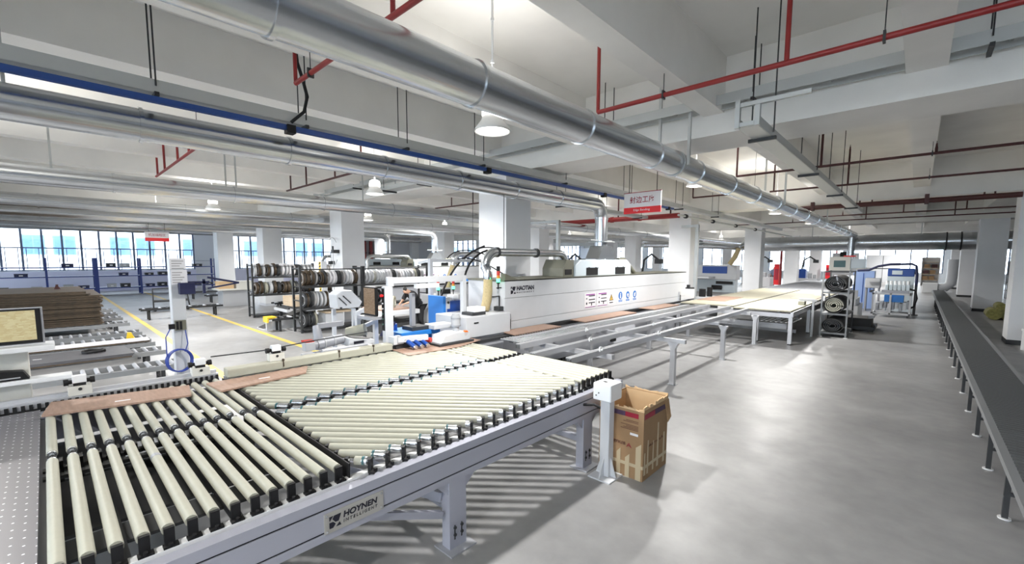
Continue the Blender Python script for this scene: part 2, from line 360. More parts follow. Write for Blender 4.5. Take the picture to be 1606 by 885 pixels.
struct('floor_marking', MB().box(-38, 2.2, 0, -8.5, 2.34, .003), M['yellow'])
struct('floor_marking', MB().box(-38, 9.1, 0, -20, 9.22, .003), M['yellow'])
# the building across the yard
bd = thing('apartment_block', 'white building with blue tinted windows across the yard', 'building', (-62, 10, -.2))
MB().box(-70, -24, -.2, -62, 80, 15).build('facade', M['facade'], bd)
for j, z in enumerate((2.6, 6.6)):
    y = -20
    while y < 70:
        for dy, w_ in ((0, 1.6), (2.1, 1.6)):
            f = MB().box(-62.06, y+dy, z, -61.95, y+dy+w_, z+1.9).build('window_frame', M['bluewin'], bd)
            MB().box(-61.95, y+dy+.1, z+.1, -61.93, y+dy+w_/2-.04, z+1.8).box(-61.95, y+dy+w_/2+.04, z+.1, -61.93, y+dy+w_-.1, z+1.8).build('pane', M['glass'], f)
        y += 6.2

# ---------------------------------------------------------------- extraction ducts
def duct(label, x, z, r, y0, y1, seams, drop=None, n=28):
    t = thing('extraction_duct', label, 'duct', (x, y0, z), 'spiral extraction ducts along the lines')
    pts = [(x, y0, z), (x, y1, z)]
    MB().cyl((x,y0,z), (x,y1,z), r, n=n).build('duct_pipe', M['galv'], t)
    for y in seams:
        MB().ring((x,y,z), (0,1,0), r-.004, r+.014, .035, n).build('flange', M['galv'], t)
    if drop:
        zb = drop; er = r*2.1
        p = arc((x, y1, z-er), er, 90, 0, (0,1,0), (0,0,1), 16)
        MB().tube(p, r, n=n, caps=False, rib=.018).build('elbow', M['galv'], t)
        yb = y1+er
        MB().cyl((x,yb,z-er),(x,yb,zb), r, n=n).ring((x,yb,z-er),(0,0,1),r,r+.014,.03,n).ring((x,yb,z-er-.4),(0,0,1),r,r+.012,.02,n).build('drop_pipe', M['galv'], t)
        MB().box(x-.26,yb-.26,zb-.02,x+.26,yb+.26,zb).bar((x,yb-.5,zb+.03),(x,yb+.55,zb+.03),.03).cyl((x,yb+.2,zb+.02),(x,yb+.2,zb+.12),.03).build('blast_gate', M['tray'], t)
        a = r*.9
        MB().cyl((x,yb,zb-.02),(x,yb,zb-.12),r,n=n).prism([(x+.2,yb-.2,zb-.12),(x+.2,yb+.2,zb-.12),(x+.2,yb+.42,zb-.46),(x+.2,yb-.42,zb-.46)],(-.4,0,0)).build('hood_transition', M['galv'], t)
    return t
d1 = duct('thick galvanised spiral duct running overhead nearest the camera', -2.9, 3.80, .184, -4, 32.6, (1.01, 2.62, 4.26, 6.03, 7.64, 9.4, 11.2, 13.2, 15.2, 17.2, 19.2, 21.2, 23.2, 25.2, 27.2, 29.2))
for y in (6.8, 13.3, 20.5):
    MB().box(-2.69, y-.02, 3.75, -2.65, y+.02, 5.3).box(-3.16, y-.02, 3.95, -3.12, y+.02, 5.3).build('hanger_strut', M['tray'], d1)
    MB().ring((-2.9,y,3.8),(0,1,0),.186,.2,.04,28).build('hanger_clamp', M['tray'], d1)
d2 = duct('galvanised duct that elbows down onto the hood of the long white edge bander', -6.2, 3.72, .168, -4, 9.75, (.8, 2.3, 3.7, 5.2, 6.7, 8.2), 2.78)
d3 = duct('straight galvanised duct passing behind the big white column', -11.3, 3.72, .17, -8.5, 44, (-3.5, -1, 1, 3, 5, 7, 9, 11, 14, 17, 20, 23))
d4 = duct('straight galvanised duct running past the bright white column', -16.2, 3.72, .17, -8.5, 44, (-3, 0, 3, 6, 9, 12, 15))
d5 = duct('galvanised duct dropping behind the cable gantry onto the second edge bander', -20, 3.72, .17, -8.5, 14.7, (-4, 0, 4, 8, 12), 2.78)
d6 = duct('galvanised duct dropping right of the red risers onto the third edge bander', -25, 3.72, .17, -8.5, 14.7, (-4, 0, 4, 8, 12), 2.78)
for dd, xx, ys in ((d3, -11.3, (.2, 2.9, 3.1, 6.2)), (d2, -6.2, (-.15,))):
    for y in ys: MB().box(xx-.2,y-.015,3.72,xx-.18,y+.015,5.3).build('hanger_strut', M['tray'], dd)
d7 = duct('grey duct right in front of the top of the left windows', -34, 3.95, .16, -8.5, 24, (-4, 0, 4, 8, 12))
t = thing('main_duct', 'largest duct, crossing the hall beneath the far ceiling', 'duct', (-1, 33, 3.35))
MB().cyl((-8.6,33,3.35),(9,33,3.35),.46,n=36).build('duct_pipe', M['galv'], t)
for x in (-6.4,-3.6,-1.2,1.0,1.55,3.4,5.5): MB().ring((x,33,3.35),(1,0,0),.455,.485 if .5 < x < 2 else .47,.06,36).build('flange', M['dark'] if .5 < x < 2 else M['galv'], t)
MB().cyl((-8.6,33,3.35),(-9.1,33,3.2),.46,.2,n=32).build('reducer', M['galv'], t)
for x in (-5, 0, 3): MB().box(x-.02,32.98,3.8,x+.02,33.02,5.3).build('hanger_strut', M['tray'], t)
MB().cyl((-9.1,33,3.2),(-9.3,33,3.2),.2).tube([(-9.2,33,3.2),(-12,31.5,3.35),(-15,30.5,3.4)],.2,n=16).build('side_branch', M['galv'], t)
MB().tube([(-9.1,32.6,3.1),(-9.3,32.5,2.5),(-9.6,32.4,2.0)],.16,n=12,rib=.05).build('fabric_drop', M['beige'], t)
t = thing('connector_duct', 'short galvanised upright duct joining the thick duct to the largest duct', 'duct', (-3, 31.5, 2.2))
MB().cyl((-2.9,31.6,3.62),(-2.9,31.6,2.3),.17,n=20).build('duct_pipe', M['galv'], t)
MB().ring((-2.9,31.6,2.9),(0,0,1),.168,.19,.04).build('flange', M['galv'], t)

# ---------------------------------------------------------------- cable trays, busbar, struts
def tray(label, p, q, w_, h_, rungs, hang, name='cable_tray', m='tray', top=5.3, along='y', solid=False):
    t = thing(name, label, 'cable tray', p)
    P, Q = Vector(p), Vector(q); d = (Q-P).normalized(); side = Vector((0,0,1)).cross(d)
    MB().bar(P+side*w_/2, Q+side*w_/2, .015, h_).bar(P-side*w_/2, Q-side*w_/2, .015, h_).build('side_rail', M[m], t)
    L = (Q-P).length; mb = MB()
    if solid: mb.bar(P+Vector((0,0,-h_/2)), Q+Vector((0,0,-h_/2)), w_, .006)
    else:
        k = int(L/rungs)
        for i in range(k+1):
            c = P+d*(i*rungs+.05); mb.bar(c+side*w_/2, c-side*w_/2, .03, .02)
    mb.build('tray_floor', M[m], t)
    for s_ in hang:
        c = P+d*s_
        for sg in (1, -1): MB().cyl(c+side*sg*(w_/2+.02), Vector((*(c+side*sg*(w_/2+.02)).xy, top)), .008, n=6).build('hanger_rod', M['dark'], t)
        MB().bar(c+side*(w_/2+.05)+Vector((0,0,-h_/2-.02)), c-side*(w_/2+.05)+Vector((0,0,-h_/2-.02)), .04).build('support_bracket', M['dark'], t)
    return t
tray('grey cable tray above the blue busbar beside the second duct', (-5.95,-5,4.06), (-5.95,29,4.06), .2, .13, .4, [5.9,7.4,8.9,10.5,13,16,19.5,23], solid=True)
t = thing('power_busbar', 'long blue busbar hung above the second duct', 'busbar', (-5.82, -5, 3.9))
MB().box(-5.88,-5,3.89,-5.81,13.8,3.948).build('busbar_housing', M['busbar'], t)
for y in (2.2, 5.6, 9.6, 13.4): MB().box(-5.9,y-.05,3.85,-5.78,y+.05,3.95).build('tap_off_box', M['black'], t)
t = tag(MB().tube([(-5.8,2.2,3.98),(-5.72,2.33,4.12),(-5.68,2.36,4.3),(-5.7,2.32,4.5),(-5.74,2.28,4.7),(-5.76,2.27,4.9),(-5.76,2.27,5.3)],.02).build('power_cable', M['black'], None, base=(-5.8,2.2,3.98)), 'thick black cable dropping onto the blue busbar by the duct flange', 'cable')
tray('cable tray fixed along the face of the first deep ceiling beam', (-16,6.86,4.58), (9,6.86,4.58), .25, .14, .5, [3,6,8.5,11.9,14.2,16.4,18.8], along='x')
t = tray('cable tray hung on brackets beside the thick duct over the aisle', (-1.48,5.4,3.82), (-1.48,17.5,3.82), .2, .1, .35, [.6,3.6,6.8,10], solid=True)
MB().bar((-1.58,5.37,3.76),(-1.58,5.37,4.06),.05).bar((-1.38,5.37,3.76),(-1.38,5.37,3.975),.05).bar((-1.552,5.37,4.0),(-.9,5.37,4.0),.044).bar((-1.552,5.37,3.79),(-1.408,5.37,3.79),.044).build('end_bracket', M['tray'], t)
tray('cable tray crossing above the white edge bander behind the sign', (-8.2,10.4,4.0), (-8.2,16.6,4.0), .3, .1, .45, solid=True, hang=[.6,3,5.6])
tray('short cable tray left of the big white column under the ceiling', (-10.6,6.2,4.1), (-7.9,6.2,4.1), .3, .1, .45, solid=True, hang=[.5,2])
t = thing('service_pipe', 'pale blue air pipe with black clamps running past the white columns', 'pipe', (-5.6,14,3.75))
MB().cyl((-5.75,14,3.74),(-5.75,31,3.74),.035,n=10).build('pipe_run', M['tray'], t)
for y in (14.6,17.2,20,23): MB().ring((-5.75,y,3.74),(0,1,0),.034,.07,.12,10).build('clamp', M['black'], t)
# red sprinkler pipes
YBEAMS = [(-15.3,.45,4.55),(-7.35,.8,4.58),(2.35,.8,4.58),(-12.8,.3,4.6),(-10,.3,4.6),(-4.9,.3,4.5),(-2.43,.3,4.5),(-.08,.36,4.5),(4.9,.3,4.5),(7.3,.3,4.5)]
def soffit(x):
    for c, w_, z in YBEAMS:
        if abs(x-c) < w_/2+.03: return z-.003
    return 5.297
def sprinkler(label, y, z, x0, x1, r, risers, m='red', drops=(), elbow=False, hangers=()):
    t = thing('sprinkler_pipe', label, 'fire pipe', (x0, y, z), 'sprinkler pipes under the slab')
    MB().cyl((x0,y,z),(x1,y,z),r,n=10).build('pipe_run', M[m], t)
    for x in risers: MB().cyl((x,y,z),(x,y,soffit(x)-.12),r*.85,n=8).cyl((x,y,soffit(x)-.12),(x,y,soffit(x)-.04),.02,.012,n=8).cyl((x,y,soffit(x)-.04),(x,y,soffit(x)),.006,n=6).build('riser', M[m], t)
    for x in drops: MB().cyl((x,y,z-.0),(x,y,z-.3),r*.8,n=8).build('dropper', M[m], t)
    for x in hangers: MB().box(x-.01,y-.034,z-.045,x+.01,y+.034,z+.05).cyl((x,y,z+.05),(x,y,soffit(x)),.005,n=6).build('pipe_clip', M['dark'], t)
    return t
sprinkler('bright red sprinkler pipe cut off by the top edge above the thick duct', 2.08, 4.28, -5.3, 2, .026, (-5.3, -3.28), hangers=(-4.9,))
sprinkler('long red sprinkler pipe crossing the ceiling top right, nearest of its row', 5.15, 4.25, -3.25, 9, .028, (-3.25, -1.09, 3), hangers=(-2.35, -.35, 1.8))
sprinkler('dark red sprinkler pipe crossing just behind the first deep beam', 8.25, 4.28, -3.3, 9, .026, (3.5,), 'maroon', hangers=(-2.5, -1, .2, 1.6))
sprinkler('dark red sprinkler pipe in the middle of the second ceiling bay', 11.35, 4.28, -3.3, 9, .026, (-3.3, -1.65, .1, 1.7, 4), 'maroon', hangers=(.05,))
sprinkler('dark red sprinkler pipe just before the second deep beam', 14.5, 4.28, -3.3, 9, .026, (-3.2, -1.5, 1.7), 'maroon', hangers=(.05,))
sprinkler('short dark sprinkler pipe with a drop elbow beside the hanging sign', 13.7, 4.2, -5.2, -3.3, .024, (-5.2,), 'maroon', hangers=(-4, -3.5))
sprinkler('dark red sprinkler pipe behind the thick red pipe', 24.2, 4.28, -3.5, 9, .026, (-2.6, -.6, 1.2, 3), 'maroon')
sprinkler('dark red sprinkler pipe above the largest duct, nearer one', 27, 4.28, -8, 9, .026, (-5, -2, 1, 3.5), 'maroon')
sprinkler('dark red sprinkler pipe above the largest duct, farther one', 31, 4.28, -8, 9, .026, (-4, -1, 2), 'maroon')
sprinkler('red sprinkler pipe left, between the second and third ducts', 2.0, 4.28, -13.7, -8.2, .026, (-13.5, -12.6, -11.2, -10.2), hangers=(-9.5,))
sprinkler('red sprinkler pipe left of the round lamp over the third duct', 5.0, 4.28, -13.7, -8.2, .026, (-13.4, -12.3, -10.6, -9.3), 'maroon')
sprinkler('red sprinkler pipe running behind the lamp beside the big white column', 8.3, 4.3, -13.2, -8.4, .026, (-12, -10.4), hangers=(-9.7,))
sprinkler('red sprinkler pipe partly hidden by the big white column', 10.6, 4.28, -14, -7.9, .026, (-13, -11.8, -9.5), 'maroon')
t = thing('fire_main', 'thick dark red fire main crossing from the lamp to the right column', 'fire pipe', (-3.2, 17.9, 4.07))
MB().cyl((-3.2,17.85,4.07),(1.9,17.85,4.07),.075,n=14).build('pipe_run', M['maroon'], t)
for x in (-2.75, .05): MB().box(x-.05,17.75,3.97,x+.05,17.95,4.25).build('pipe_clamp', M['maroon'], t)
for x in (-1.5, -1.2, 1.2, 1.4): MB().cyl((x,17.85,4.0),(x,17.85,4.2),.02).build('riser', M['maroon'], t)
t = thing('fire_main', 'thick bright red fire main seen behind the hanging sign', 'fire pipe', (-13, 17, 4))
MB().cyl((-13,17,4.03),(-6.95,17,4.03),.1,n=14).build('pipe_run', M['red'], t)
for x in (-10.5, -9.9, -8.6): MB().ring((x,17,4.03),(1,0,0),.1,.125,.12).build('coupling', M['red'], t)
for x in (-9.6, -7.3): MB().cyl((x,17,4.0),(x,17,soffit(x)),.03).build('riser', M['maroon'], t)

# ---------------------------------------------------------------- the long white edge bander
AY, AZ, AX = (0, 1, 0), (0, 0, 1), (1, 0, 0)
def sticker(parent, x, y0, z0, w_, h_, kind):
    p = MB().box(x, y0, z0, x+.004, y0+w_, z0+h_).build('safety_sticker', M['signwhite'], parent)
    X_ = x+.004
    if kind == 'table':
        m = MB()
        for a, b, c, d in ((.12,.85,.95,.93),(.05,.0,1,.04)): m.box(X_, y0+a*w_, z0+b*h_, X_+.002, y0+c*w_, z0+d*h_)
        m.build('print_band', M['purpleink'], p)
        m = MB()
        for z in (.76,.5,.28): m.box(X_, y0+.38*w_, z0+z*h_, X_+.002, y0+.95*w_, z0+(z+.07)*h_)
        m.box(X_, y0+.6*w_, z0+.1*h_, X_+.002, y0+.68*w_, z0+.28*h_).box(X_, y0+.14*w_, z0+.2*h_, X_+.002, y0+.24*w_, z0+.36*h_).box(X_, y0+.14*w_, z0+.58*h_, X_+.002, y0+.24*w_, z0+.66*h_)
        m.build('print_line', M['ink'], p)
    elif kind == 'warn':
        m = MB(); m.prism([(X_,y0+.15*w_,z0+.3*h_),(X_,y0+.85*w_,z0+.3*h_),(X_,y0+.5*w_,z0+.85*h_)],(.002,0,0)); m.build('triangle_border', M['ink'], p)
        m = MB(); m.prism([(X_+.002,y0+.26*w_,z0+.35*h_),(X_+.002,y0+.74*w_,z0+.35*h_),(X_+.002,y0+.5*w_,z0+.74*h_)],(.002,0,0)); m.build('triangle', M['amber'], p)
        m = MB(); m.box(X_+.004,y0+.47*w_,z0+.45*h_,X_+.006,y0+.53*w_,z0+.64*h_).box(X_+.004,y0+.47*w_,z0+.38*h_,X_+.006,y0+.53*w_,z0+.42*h_).box(X_,y0+.2*w_,z0+.1*h_,X_+.002,y0+.8*w_,z0+.18*h_); m.build('print_line', M['ink'], p)
    else:
        cy, cz, r = y0+.5*w_, z0+.64*h_, .36*w_
        MB().cyl((X_,cy,cz),(X_+.002,cy,cz),r,n=20).box(X_,y0+.14*w_,z0+.1*h_,X_+.002,y0+.86*w_,z0+.17*h_).box(X_,y0+.14*w_,z0+.2*h_,X_+.002,y0+.86*w_,z0+.27*h_).build('blue_disc', M['signblue'], p)
        m = MB(); X2 = X_+.002
        if kind == 'a': m.cyl((X2,cy,cz+r*.45),(X2+.002,cy,cz+r*.45),r*.2,n=10).box(X2,cy-r*.2,cz-r*.7,X2+.002,cy+r*.2,cz+r*.22)
        elif kind == 'b': m.cyl((X2,cy,cz),(X2+.002,cy,cz),r*.45,n=12).box(X2,cy-r*.1,cz-r*.6,X2+.002,cy+r*.5,cz-r*.1)
        else: m.prism([(X2,cy-r*.4,cz-r*.5),(X2,cy+r*.2,cz-r*.6),(X2,cy+r*.5,cz+r*.5),(X2,cy-r*.3,cz+r*.3)],(.002,0,0))
        m.build('pictogram', M['signwhite'], p)
def emblem(parent, org, ax, ay, s, m):
    """black emblem: four wedges leaving a slanted white cross between them"""
    O, A, B = Vector(org), Vector(ax)*s, Vector(ay)*s; mb = MB()
    nrm = Vector(ax).cross(Vector(ay))*.003
    for poly in ([(0,1),(.32,1),(.02,.62)], [(.42,1),(1,1),(.78,.42),(.5,.42),(.26,.74)], [(0,.5),(.32,.5),(.52,.28),(.3,0),(0,0)], [(.56,0),(1,0),(.86,.3)]):
        mb.prism([O+A*x+B*y for x, y in poly], nrm)
    return mb.build('emblem', m, parent)
def signal_lamp(parent, x, y, z, s=1.0, name='signal_tower'):
    p = MB().cyl((x,y,z),(x,y,z+.1*s),.012*s,n=8).cyl((x,y,z+.1*s),(x,y,z+.13*s),.03*s,n=14).build(name, M['black'], parent)
    MB().cyl((x,y,z+.13*s),(x,y,z+.2*s),.034*s,n=14).build('green_lens', M['green_on'], p)
    MB().cyl((x,y,z+.2*s),(x,y,z+.26*s),.034*s,n=14).build('amber_lens', M['amberlens'], p)
    MB().cyl((x,y,z+.26*s),(x,y,z+.34*s),.034*s,n=14).build('red_lens', M['redlens'], p)
    MB().cyl((x,y,z+.34*s),(x,y,z+.43*s),.034*s,n=14).build('buzzer_cap', M['black'], p)
    return p
def edge_bander(name, label, x, y0, L, hood_y, detail=True, depth=1.05):
    """white machine body: front face at x, running from y0 along +y"""
    t = thing(name, label, 'edge banding machine', (x, y0, 0)); y1 = y0+L
    MB().box(x-depth, y0, .93, x-.02, y1, 1.88).build('housing', M['white'], t, .01)
    MB().box(x-depth+.05, y0+.05, .08, x-.08, y1-.05, .92).build('machine_base', M['greywall'], t)
    mb = MB()
    for i in range(6):
        yy = y0+.4+i*(L-.8)/5
        for xx in (x-depth+.12, x-.16): mb.cyl((xx,yy,0),(xx,yy,.09),.05,n=10)
    mb.build('levelling_foot', M['dark'], t)
    for za, zb in ((1.563, 1.88), (1.113, 1.552), (.95, 1.102)):
        MB().box(x-.03, y0, za, x, y1, zb).build('front_panel', M['white'], t, .004)
    mb = MB()
    for z in (1.102, 1.552): mb.box(x-.028, y0, z, x-.012, y1, z+.011)
    mb.build('panel_seam', M['greybox'], t)
    MB().box(x-depth-.01, y0-.01, 1.88, x-.01, y1+.01, 1.91).build('top_cover', M['olive'], t)
    MB().box(x-.03, y0, 1.882, x+.003, y1, 1.9).build('edge_seal', M['black'], t)
    MB().box(x-.02, y0+.01, .86, x+.05, y1+.3, .93).build('feed_track', M['black'], t)
    h0, h1 = hood_y; hx0, hx1 = x-.75, x-.06
    MB().prism([(hx1,h0,1.91),(hx1,h0,2.17),(hx1,h0+.2,2.3),(hx1,h1-.2,2.3),(hx1,h1,2.17),(hx1,h1,1.91)],(hx0-hx1,0,0)).build('extraction_hood', M['hoodpaint'], t, .015)
    for f in (.17, .68):
        a = h0+f*(h1-h0)
        wv = MB().box(hx1, a, 1.93, hx1+.008, a+.5, 2.09).build('hood_window', M['black'], t)
        MB().bar((hx1+.012,a,2.1),(hx1+.012,a+.5,2.1),.02).bar((hx1+.012,a+.1,2.1),(hx1+.012,a+.1,2.12),.03).bar((hx1+.012,a+.4,2.1),(hx1+.012,a+.4,2.12),.03).build('window_hinge', M['dark'], wv)
    if detail:
        MB().prism([(hx1-.04,h0-.42,1.91),(hx1-.04,h0-.42,2.1),(hx1-.04,h0-.3,2.3),(hx1-.04,h0-.01,2.3),(hx1-.04,h0-.01,1.91)],(-.6,0,0)).build('hood_side_box', M['olive'], t, .01)
        MB().box(hx1-.035,h0-.36,1.96,hx1-.03,h0-.1,2.08).build('side_vent', M['black'], t)
        MB().tube([(x-.3,h1-.3,2.29),(x-.3,h1,2.31),(x-.3,h1+.25,2.2),(x-.3,h1+.5,2.02),(x-.3,h1+.68,1.92)],.06,n=12,rib=.05).build('flexible_pipe', M['olive'], t)
    return t, x, y0, y1
eb, ex, ey0, ey1 = edge_bander('edge_bander', 'long white edge banding machine with hood on top and logo at its left end', -5.7, 5.92, 8.78, (8.32, 10.95))
emblem(eb, (ex+.001, 6.08, 1.635), AY, AZ, .14, M['ink'])
text('logo_lettering', 'HAOTIAN', M['ink'], eb, (ex, 6.25, 1.695), AY, AZ, .52, .09, .003, bold=.045)
text('logo_small_lettering', 'MACHINERY', M['ink'], eb, (ex, 6.25, 1.64), AY, AZ, .52, .03, .003, 1.6)
text('logo_trademark', 'TM', M['greywall'], eb, (ex, 6.79, 1.79), AY, AZ, .03, .015, .003)
MB().box(ex,13.75,1.74,ex+.002,14.5,1.765).build('faint_print', M['greywall'], eb)
for y, w_, h_, k in ((8.62,.47,.34,'table'),(9.17,.46,.34,'table'),(9.69,.3,.32,'warn'),(10.16,.29,.31,'a'),(10.56,.28,.3,'b'),(10.95,.28,.3,'c')): sticker(eb, ex, y, 1.165, w_, h_, k)
for y in (5.98, 14.12):
    lt = MB().box(ex, y, .98, ex+.05, y+.05, 1.26).build('door_latch', M['steel'], eb)
    MB().cyl((ex+.06,y+.025,.98),(ex+.06,y+.025,1.16),.012,n=8).build('latch_handle', M['black'], lt)
MB().box(ex-.9, 5.9, 1.0, ex-.2, 5.92, 1.75).build('end_panel', M['white'], eb)
mb = MB()
for p, q in (((ex-.45,5.89,1.35),(ex-.45,5.89,1.56)),((ex-.45,5.89,1.56),(ex-.12,5.89,1.6)),((ex-.12,5.89,1.6),(ex-.12,5.89,1.35))): mb.bar(p, q, .02)
mb.build('cable_conduit', M['dark'], eb)
MB().box(ex-.16, 5.78, 1.33, ex-.02, 5.9, 1.41).build('hinge_block', M['dark'], eb)
signal_lamp(eb, ex+.02-.1, 5.82, 1.74, 1.0)
MB().bar((ex-.1,5.92,1.76),(ex-.1,5.8,1.76),.02).build('signal_bracket', M['black'], eb)
MB().box(-6.35,14.7,.95,-5.72,15.6,1.28).build('outfeed_cover', M['white'], eb, .01)
# raised narrow lid piece near left end
MB().prism([(ex-.02,5.95,1.91),(ex-.02,6.3,1.91),(ex-.02,5.95,2.03)],(-.12,0,0)).build('lid_wedge', M['olive'], eb)

# infeed cabinet and pre-milling unit
t = thing('infeed_cabinet', 'white infeed cabinet joined to the left end of the long edge bander', 'machine unit', (-5.9, 5.3, 0))
MB().box(-6.35, 4.78, .96, -5.5, 5.86, 1.32).build('cabinet_body', M['white'], t, .01)
MB().box(-6.3, 4.85, .1, -5.62, 5.8, .95).build('base_frame', M['greywall'], t)
mb = MB()
for xx in (-6.22,-5.7):
    for yy in (4.93,5.72): mb.cyl((xx,yy,0),(xx,yy,.11),.04,n=10)
mb.build('levelling_foot', M['dark'], t)
MB().box(-5.5, 4.95, 1.2, -5.49, 5.05, 1.22).build('slot', M['black'], t)
MB().box(-5.88, 5.0, 1.32, -5.6, 5.32, 1.37).build('motor_plate', M['dark'], t)
MB().box(-5.84, 5.08, 1.37, -5.62, 5.34, 1.46).build('motor_box', M['whiteplastic'], t, .01)
MB().box(-5.5, 4.78, .88, -5.35, 5.95, .93).build('skirt', M['dark'], t)
t = thing('milling_head', 'white milling head with grey upright motor and orange knob on the board feed', 'machine unit', (-5.45, 4.5, .96))
MB().prism([(-5.62,4.1,.99),(-5.62,4.7,.99),(-5.62,4.7,1.12),(-5.62,4.4,1.14),(-5.62,4.18,1.1)],(.3,0,0)).build('head_cover', M['white'], t, .01)
mo = MB().cyl((-5.5,4.55,1.12),(-5.5,4.55,1.2),.055,n=18).cyl((-5.5,4.55,1.2),(-5.5,4.55,1.38),.075,n=18).cyl((-5.5,4.55,1.38),(-5.5,4.55,1.41),.06,n=18).build('motor', M['greybox'], t)
MB().ring((-5.5,4.55,1.34),(0,0,1),.07,.082,.02).ring((-5.5,4.55,1.22),(0,0,1),.07,.082,.02).build('motor_rib', M['silverpaint'], mo)
MB().cyl((-5.36,4.62,1.1),(-5.32,4.62,1.1),.045,n=14).build('adjusting_knob', M['orange'], t)
MB().cyl((-5.6,4.0,1.04),(-5.5,4.05,1.04),.04,n=12).build('red_connector', M['redlens'], t)
MB().box(-5.66,4.05,.955,-5.28,4.75,.99).build('foot_plate', M['dark'], t)
t = thing('pressure_rollers', 'row of blue pressure rollers on a white arm beside the milling head', 'machine unit', (-5.5, 3.8, .96))
MB().bar((-5.62,3.52,1.1),(-5.5,3.98,1.1),.08).box(-5.75,3.45,1.03,-5.6,3.62,1.14).build('roller_arm', M['white'], t)
for i in range(3):
    y = 3.66+i*.11
    w1 = MB().cyl((-5.58,y,1.07),(-5.4,y+.02,1.0),.034,n=12).build('blue_roller', M['deepblue'], t)
    MB().cyl((-5.4,y+.02,1.0),(-5.37,y+.022,.99),.03,n=12).build('roller_end', M['steel'], w1)
    MB().cyl((-5.6,y-.03,1.09),(-5.56,y-.03,1.07),.03,n=12).build('ball_head', M['silverpaint'], t)
MB().box(-5.7,3.5,.955,-5.62,3.95,1.06).build('base_block', M['dark'], t)
t = thing('cross_slide', 'bright blue cross slide table with steel column behind the pressure rollers', 'machine unit', (-6.15, 4.2, 0))
MB().box(-6.4,3.74,1.06,-5.85,4.5,1.14).build('slide_table', M['blue'], t, .008)
MB().box(-6.38,3.9,.2,-5.95,4.4,1.06).build('pedestal', M['blue'], t)
MB().box(-6.45,3.82,0,-5.9,4.48,.2).build('plinth', M['dark'], t)
MB().box(-6.1,4.06,1.14,-6.03,4.13,1.74).build('guide_column', M['silverpaint'], t)
MB().box(-6.2,3.98,1.14,-5.9,4.3,1.2).build('clamp_plate', M['dark'], t)
MB().prism([(-6.1,3.5,1.1),(-6.1,3.62,1.1),(-6.1,3.76,1.3),(-6.1,3.68,1.34)],(.08,0,0)).build('tilt_handle', M['navy'], t)
MB().box(-6.02,4.3,1.14,-5.75,4.7,1.22).build('feed_block', M['white'], t, .01)
MB().cyl((-6.25,3.85,1.14),(-6.25,3.85,1.24),.06).build('blue_pot', M['deepblue'], t)
t = thing('control_cabinet', 'bright blue box cabinet with white frame in front of the beige hose', 'cabinet', (-6.6, 5, 0))
MB().box(-6.98,5.08,1.0,-6.5,5.14,1.6).build('cabinet_side', M['blue'], t, .008)
MB().box(-6.95,5.22,1.0,-6.5,5.6,1.5).build('drawer_block', M['deepblue'], t, .008)
MB().box(-6.95,5.14,.98,-6.48,5.22,1.58).build('white_panel', M['white'], t)
for z in (1.28,1.16,1.04): MB().box(-6.48,5.15,z,-6.465,5.21,z+.08).build('switch', M['deepblue'], t)
MB().cyl((-6.48,5.18,1.48),(-6.47,5.18,1.48),.026).build('dial', M['dark'], t)
MB().box(-6.85,5.25,1.5,-6.6,5.36,1.56).box(-6.82,5.42,1.5,-6.62,5.55,1.6).build('top_device', M['whiteplastic'], t)
MB().box(-6.95,5.1,0,-6.5,5.6,1.0).build('lower_stand', M['greywall'], t)

# hose from infeed to hood, with a horizontal pipe
t = thing('dust_hose', 'metal dust pipe ending in a beige fabric hose before the long edge bander', 'hose', (-6.1, 6, 1.3))
MB().tube([(-5.95,5.62,1.33),(-5.97,5.7,1.5),(-6.0,5.76,1.7),(-6.02,5.78,1.92)],[.085,.09,.09,.085],n=18).build('fabric_hose', M['beige'], t)
p = [(-6.02,5.78,1.92),(-6.02,5.78,2.0),(-6.02,5.78,2.06)] + arc((-6.1,6.08,2.14), .3, 180, 90, (0,1,0), (0,0,1), 18)[1:]
MB().tube(p, .088, n=18, rib=.07).build('flexible_elbow', M['galv'], t)
MB().cyl((-6.1,6.06,2.44),(-6.1,8.15,2.44),.08,n=18).build('horizontal_pipe', M['galv'], t)
for y in (6.1, 7.3): MB().ring((-6.1,y,2.44),AY,.078,.1,.05).build('pipe_clamp', M['dark'], t)
MB().tube(arc((-6.1,8.15,2.2), .24, 90, 0, (0,1,0), (0,0,1), 8), .08, n=18, rib=.03).build('pipe_elbow', M['galv'], t)
MB().cyl((-6.1,6.3,2.5),(-6.1,6.3,3.575),.008,n=6).build('hanger_rod', M['dark'], t)

# gantry control console
t = thing('control_console', 'white control console post carrying a brown screen and red stop button', 'control console', (-5.95, 3.55, 0))
MB().box(-6.0,3.5,.95,-5.9,3.64,1.88).build('console_post', M['white'], t, .01)
MB().box(-6.02,3.47,.0,-5.88,3.66,.95).build('post_foot', M['dark'], t)
MB().box(-5.99,3.494,1.2,-5.92,3.5,1.85).build('button_strip', M['black'], t)
for z in (1.3,1.38,1.46,1.54,1.62): MB().cyl((-5.955,3.494,z),(-5.955,3.48,z),.012,n=10).build('push_button', M['green' if z < 1.5 else 'white'], t)
MB().cyl((-5.955,3.494,1.74),(-5.955,3.455,1.74),.022,n=12).build('stop_button', M['brightred'], t)
sc = MB().box(-6.36,3.4,1.42,-6.02,3.45,1.87).build('screen_housing', M['black'], t)
MB().box(-6.35,3.394,1.45,-6.03,3.4,1.85).build('display', M['screen_b'], sc)
MB().box(-6.37,3.3,1.37,-6.0,3.5,1.42).build('screen_shelf', M['silverpaint'], t)
t = thing('gantry_arm', 'white gantry arm spanning from the console post to the infeed cabinet', 'machine frame', (-5.95, 4.4, .96))
MB().cyl((-5.95,3.62,1.88),(-5.95,3.62,2.02),.06,n=18).build('swivel', M['white'], t)
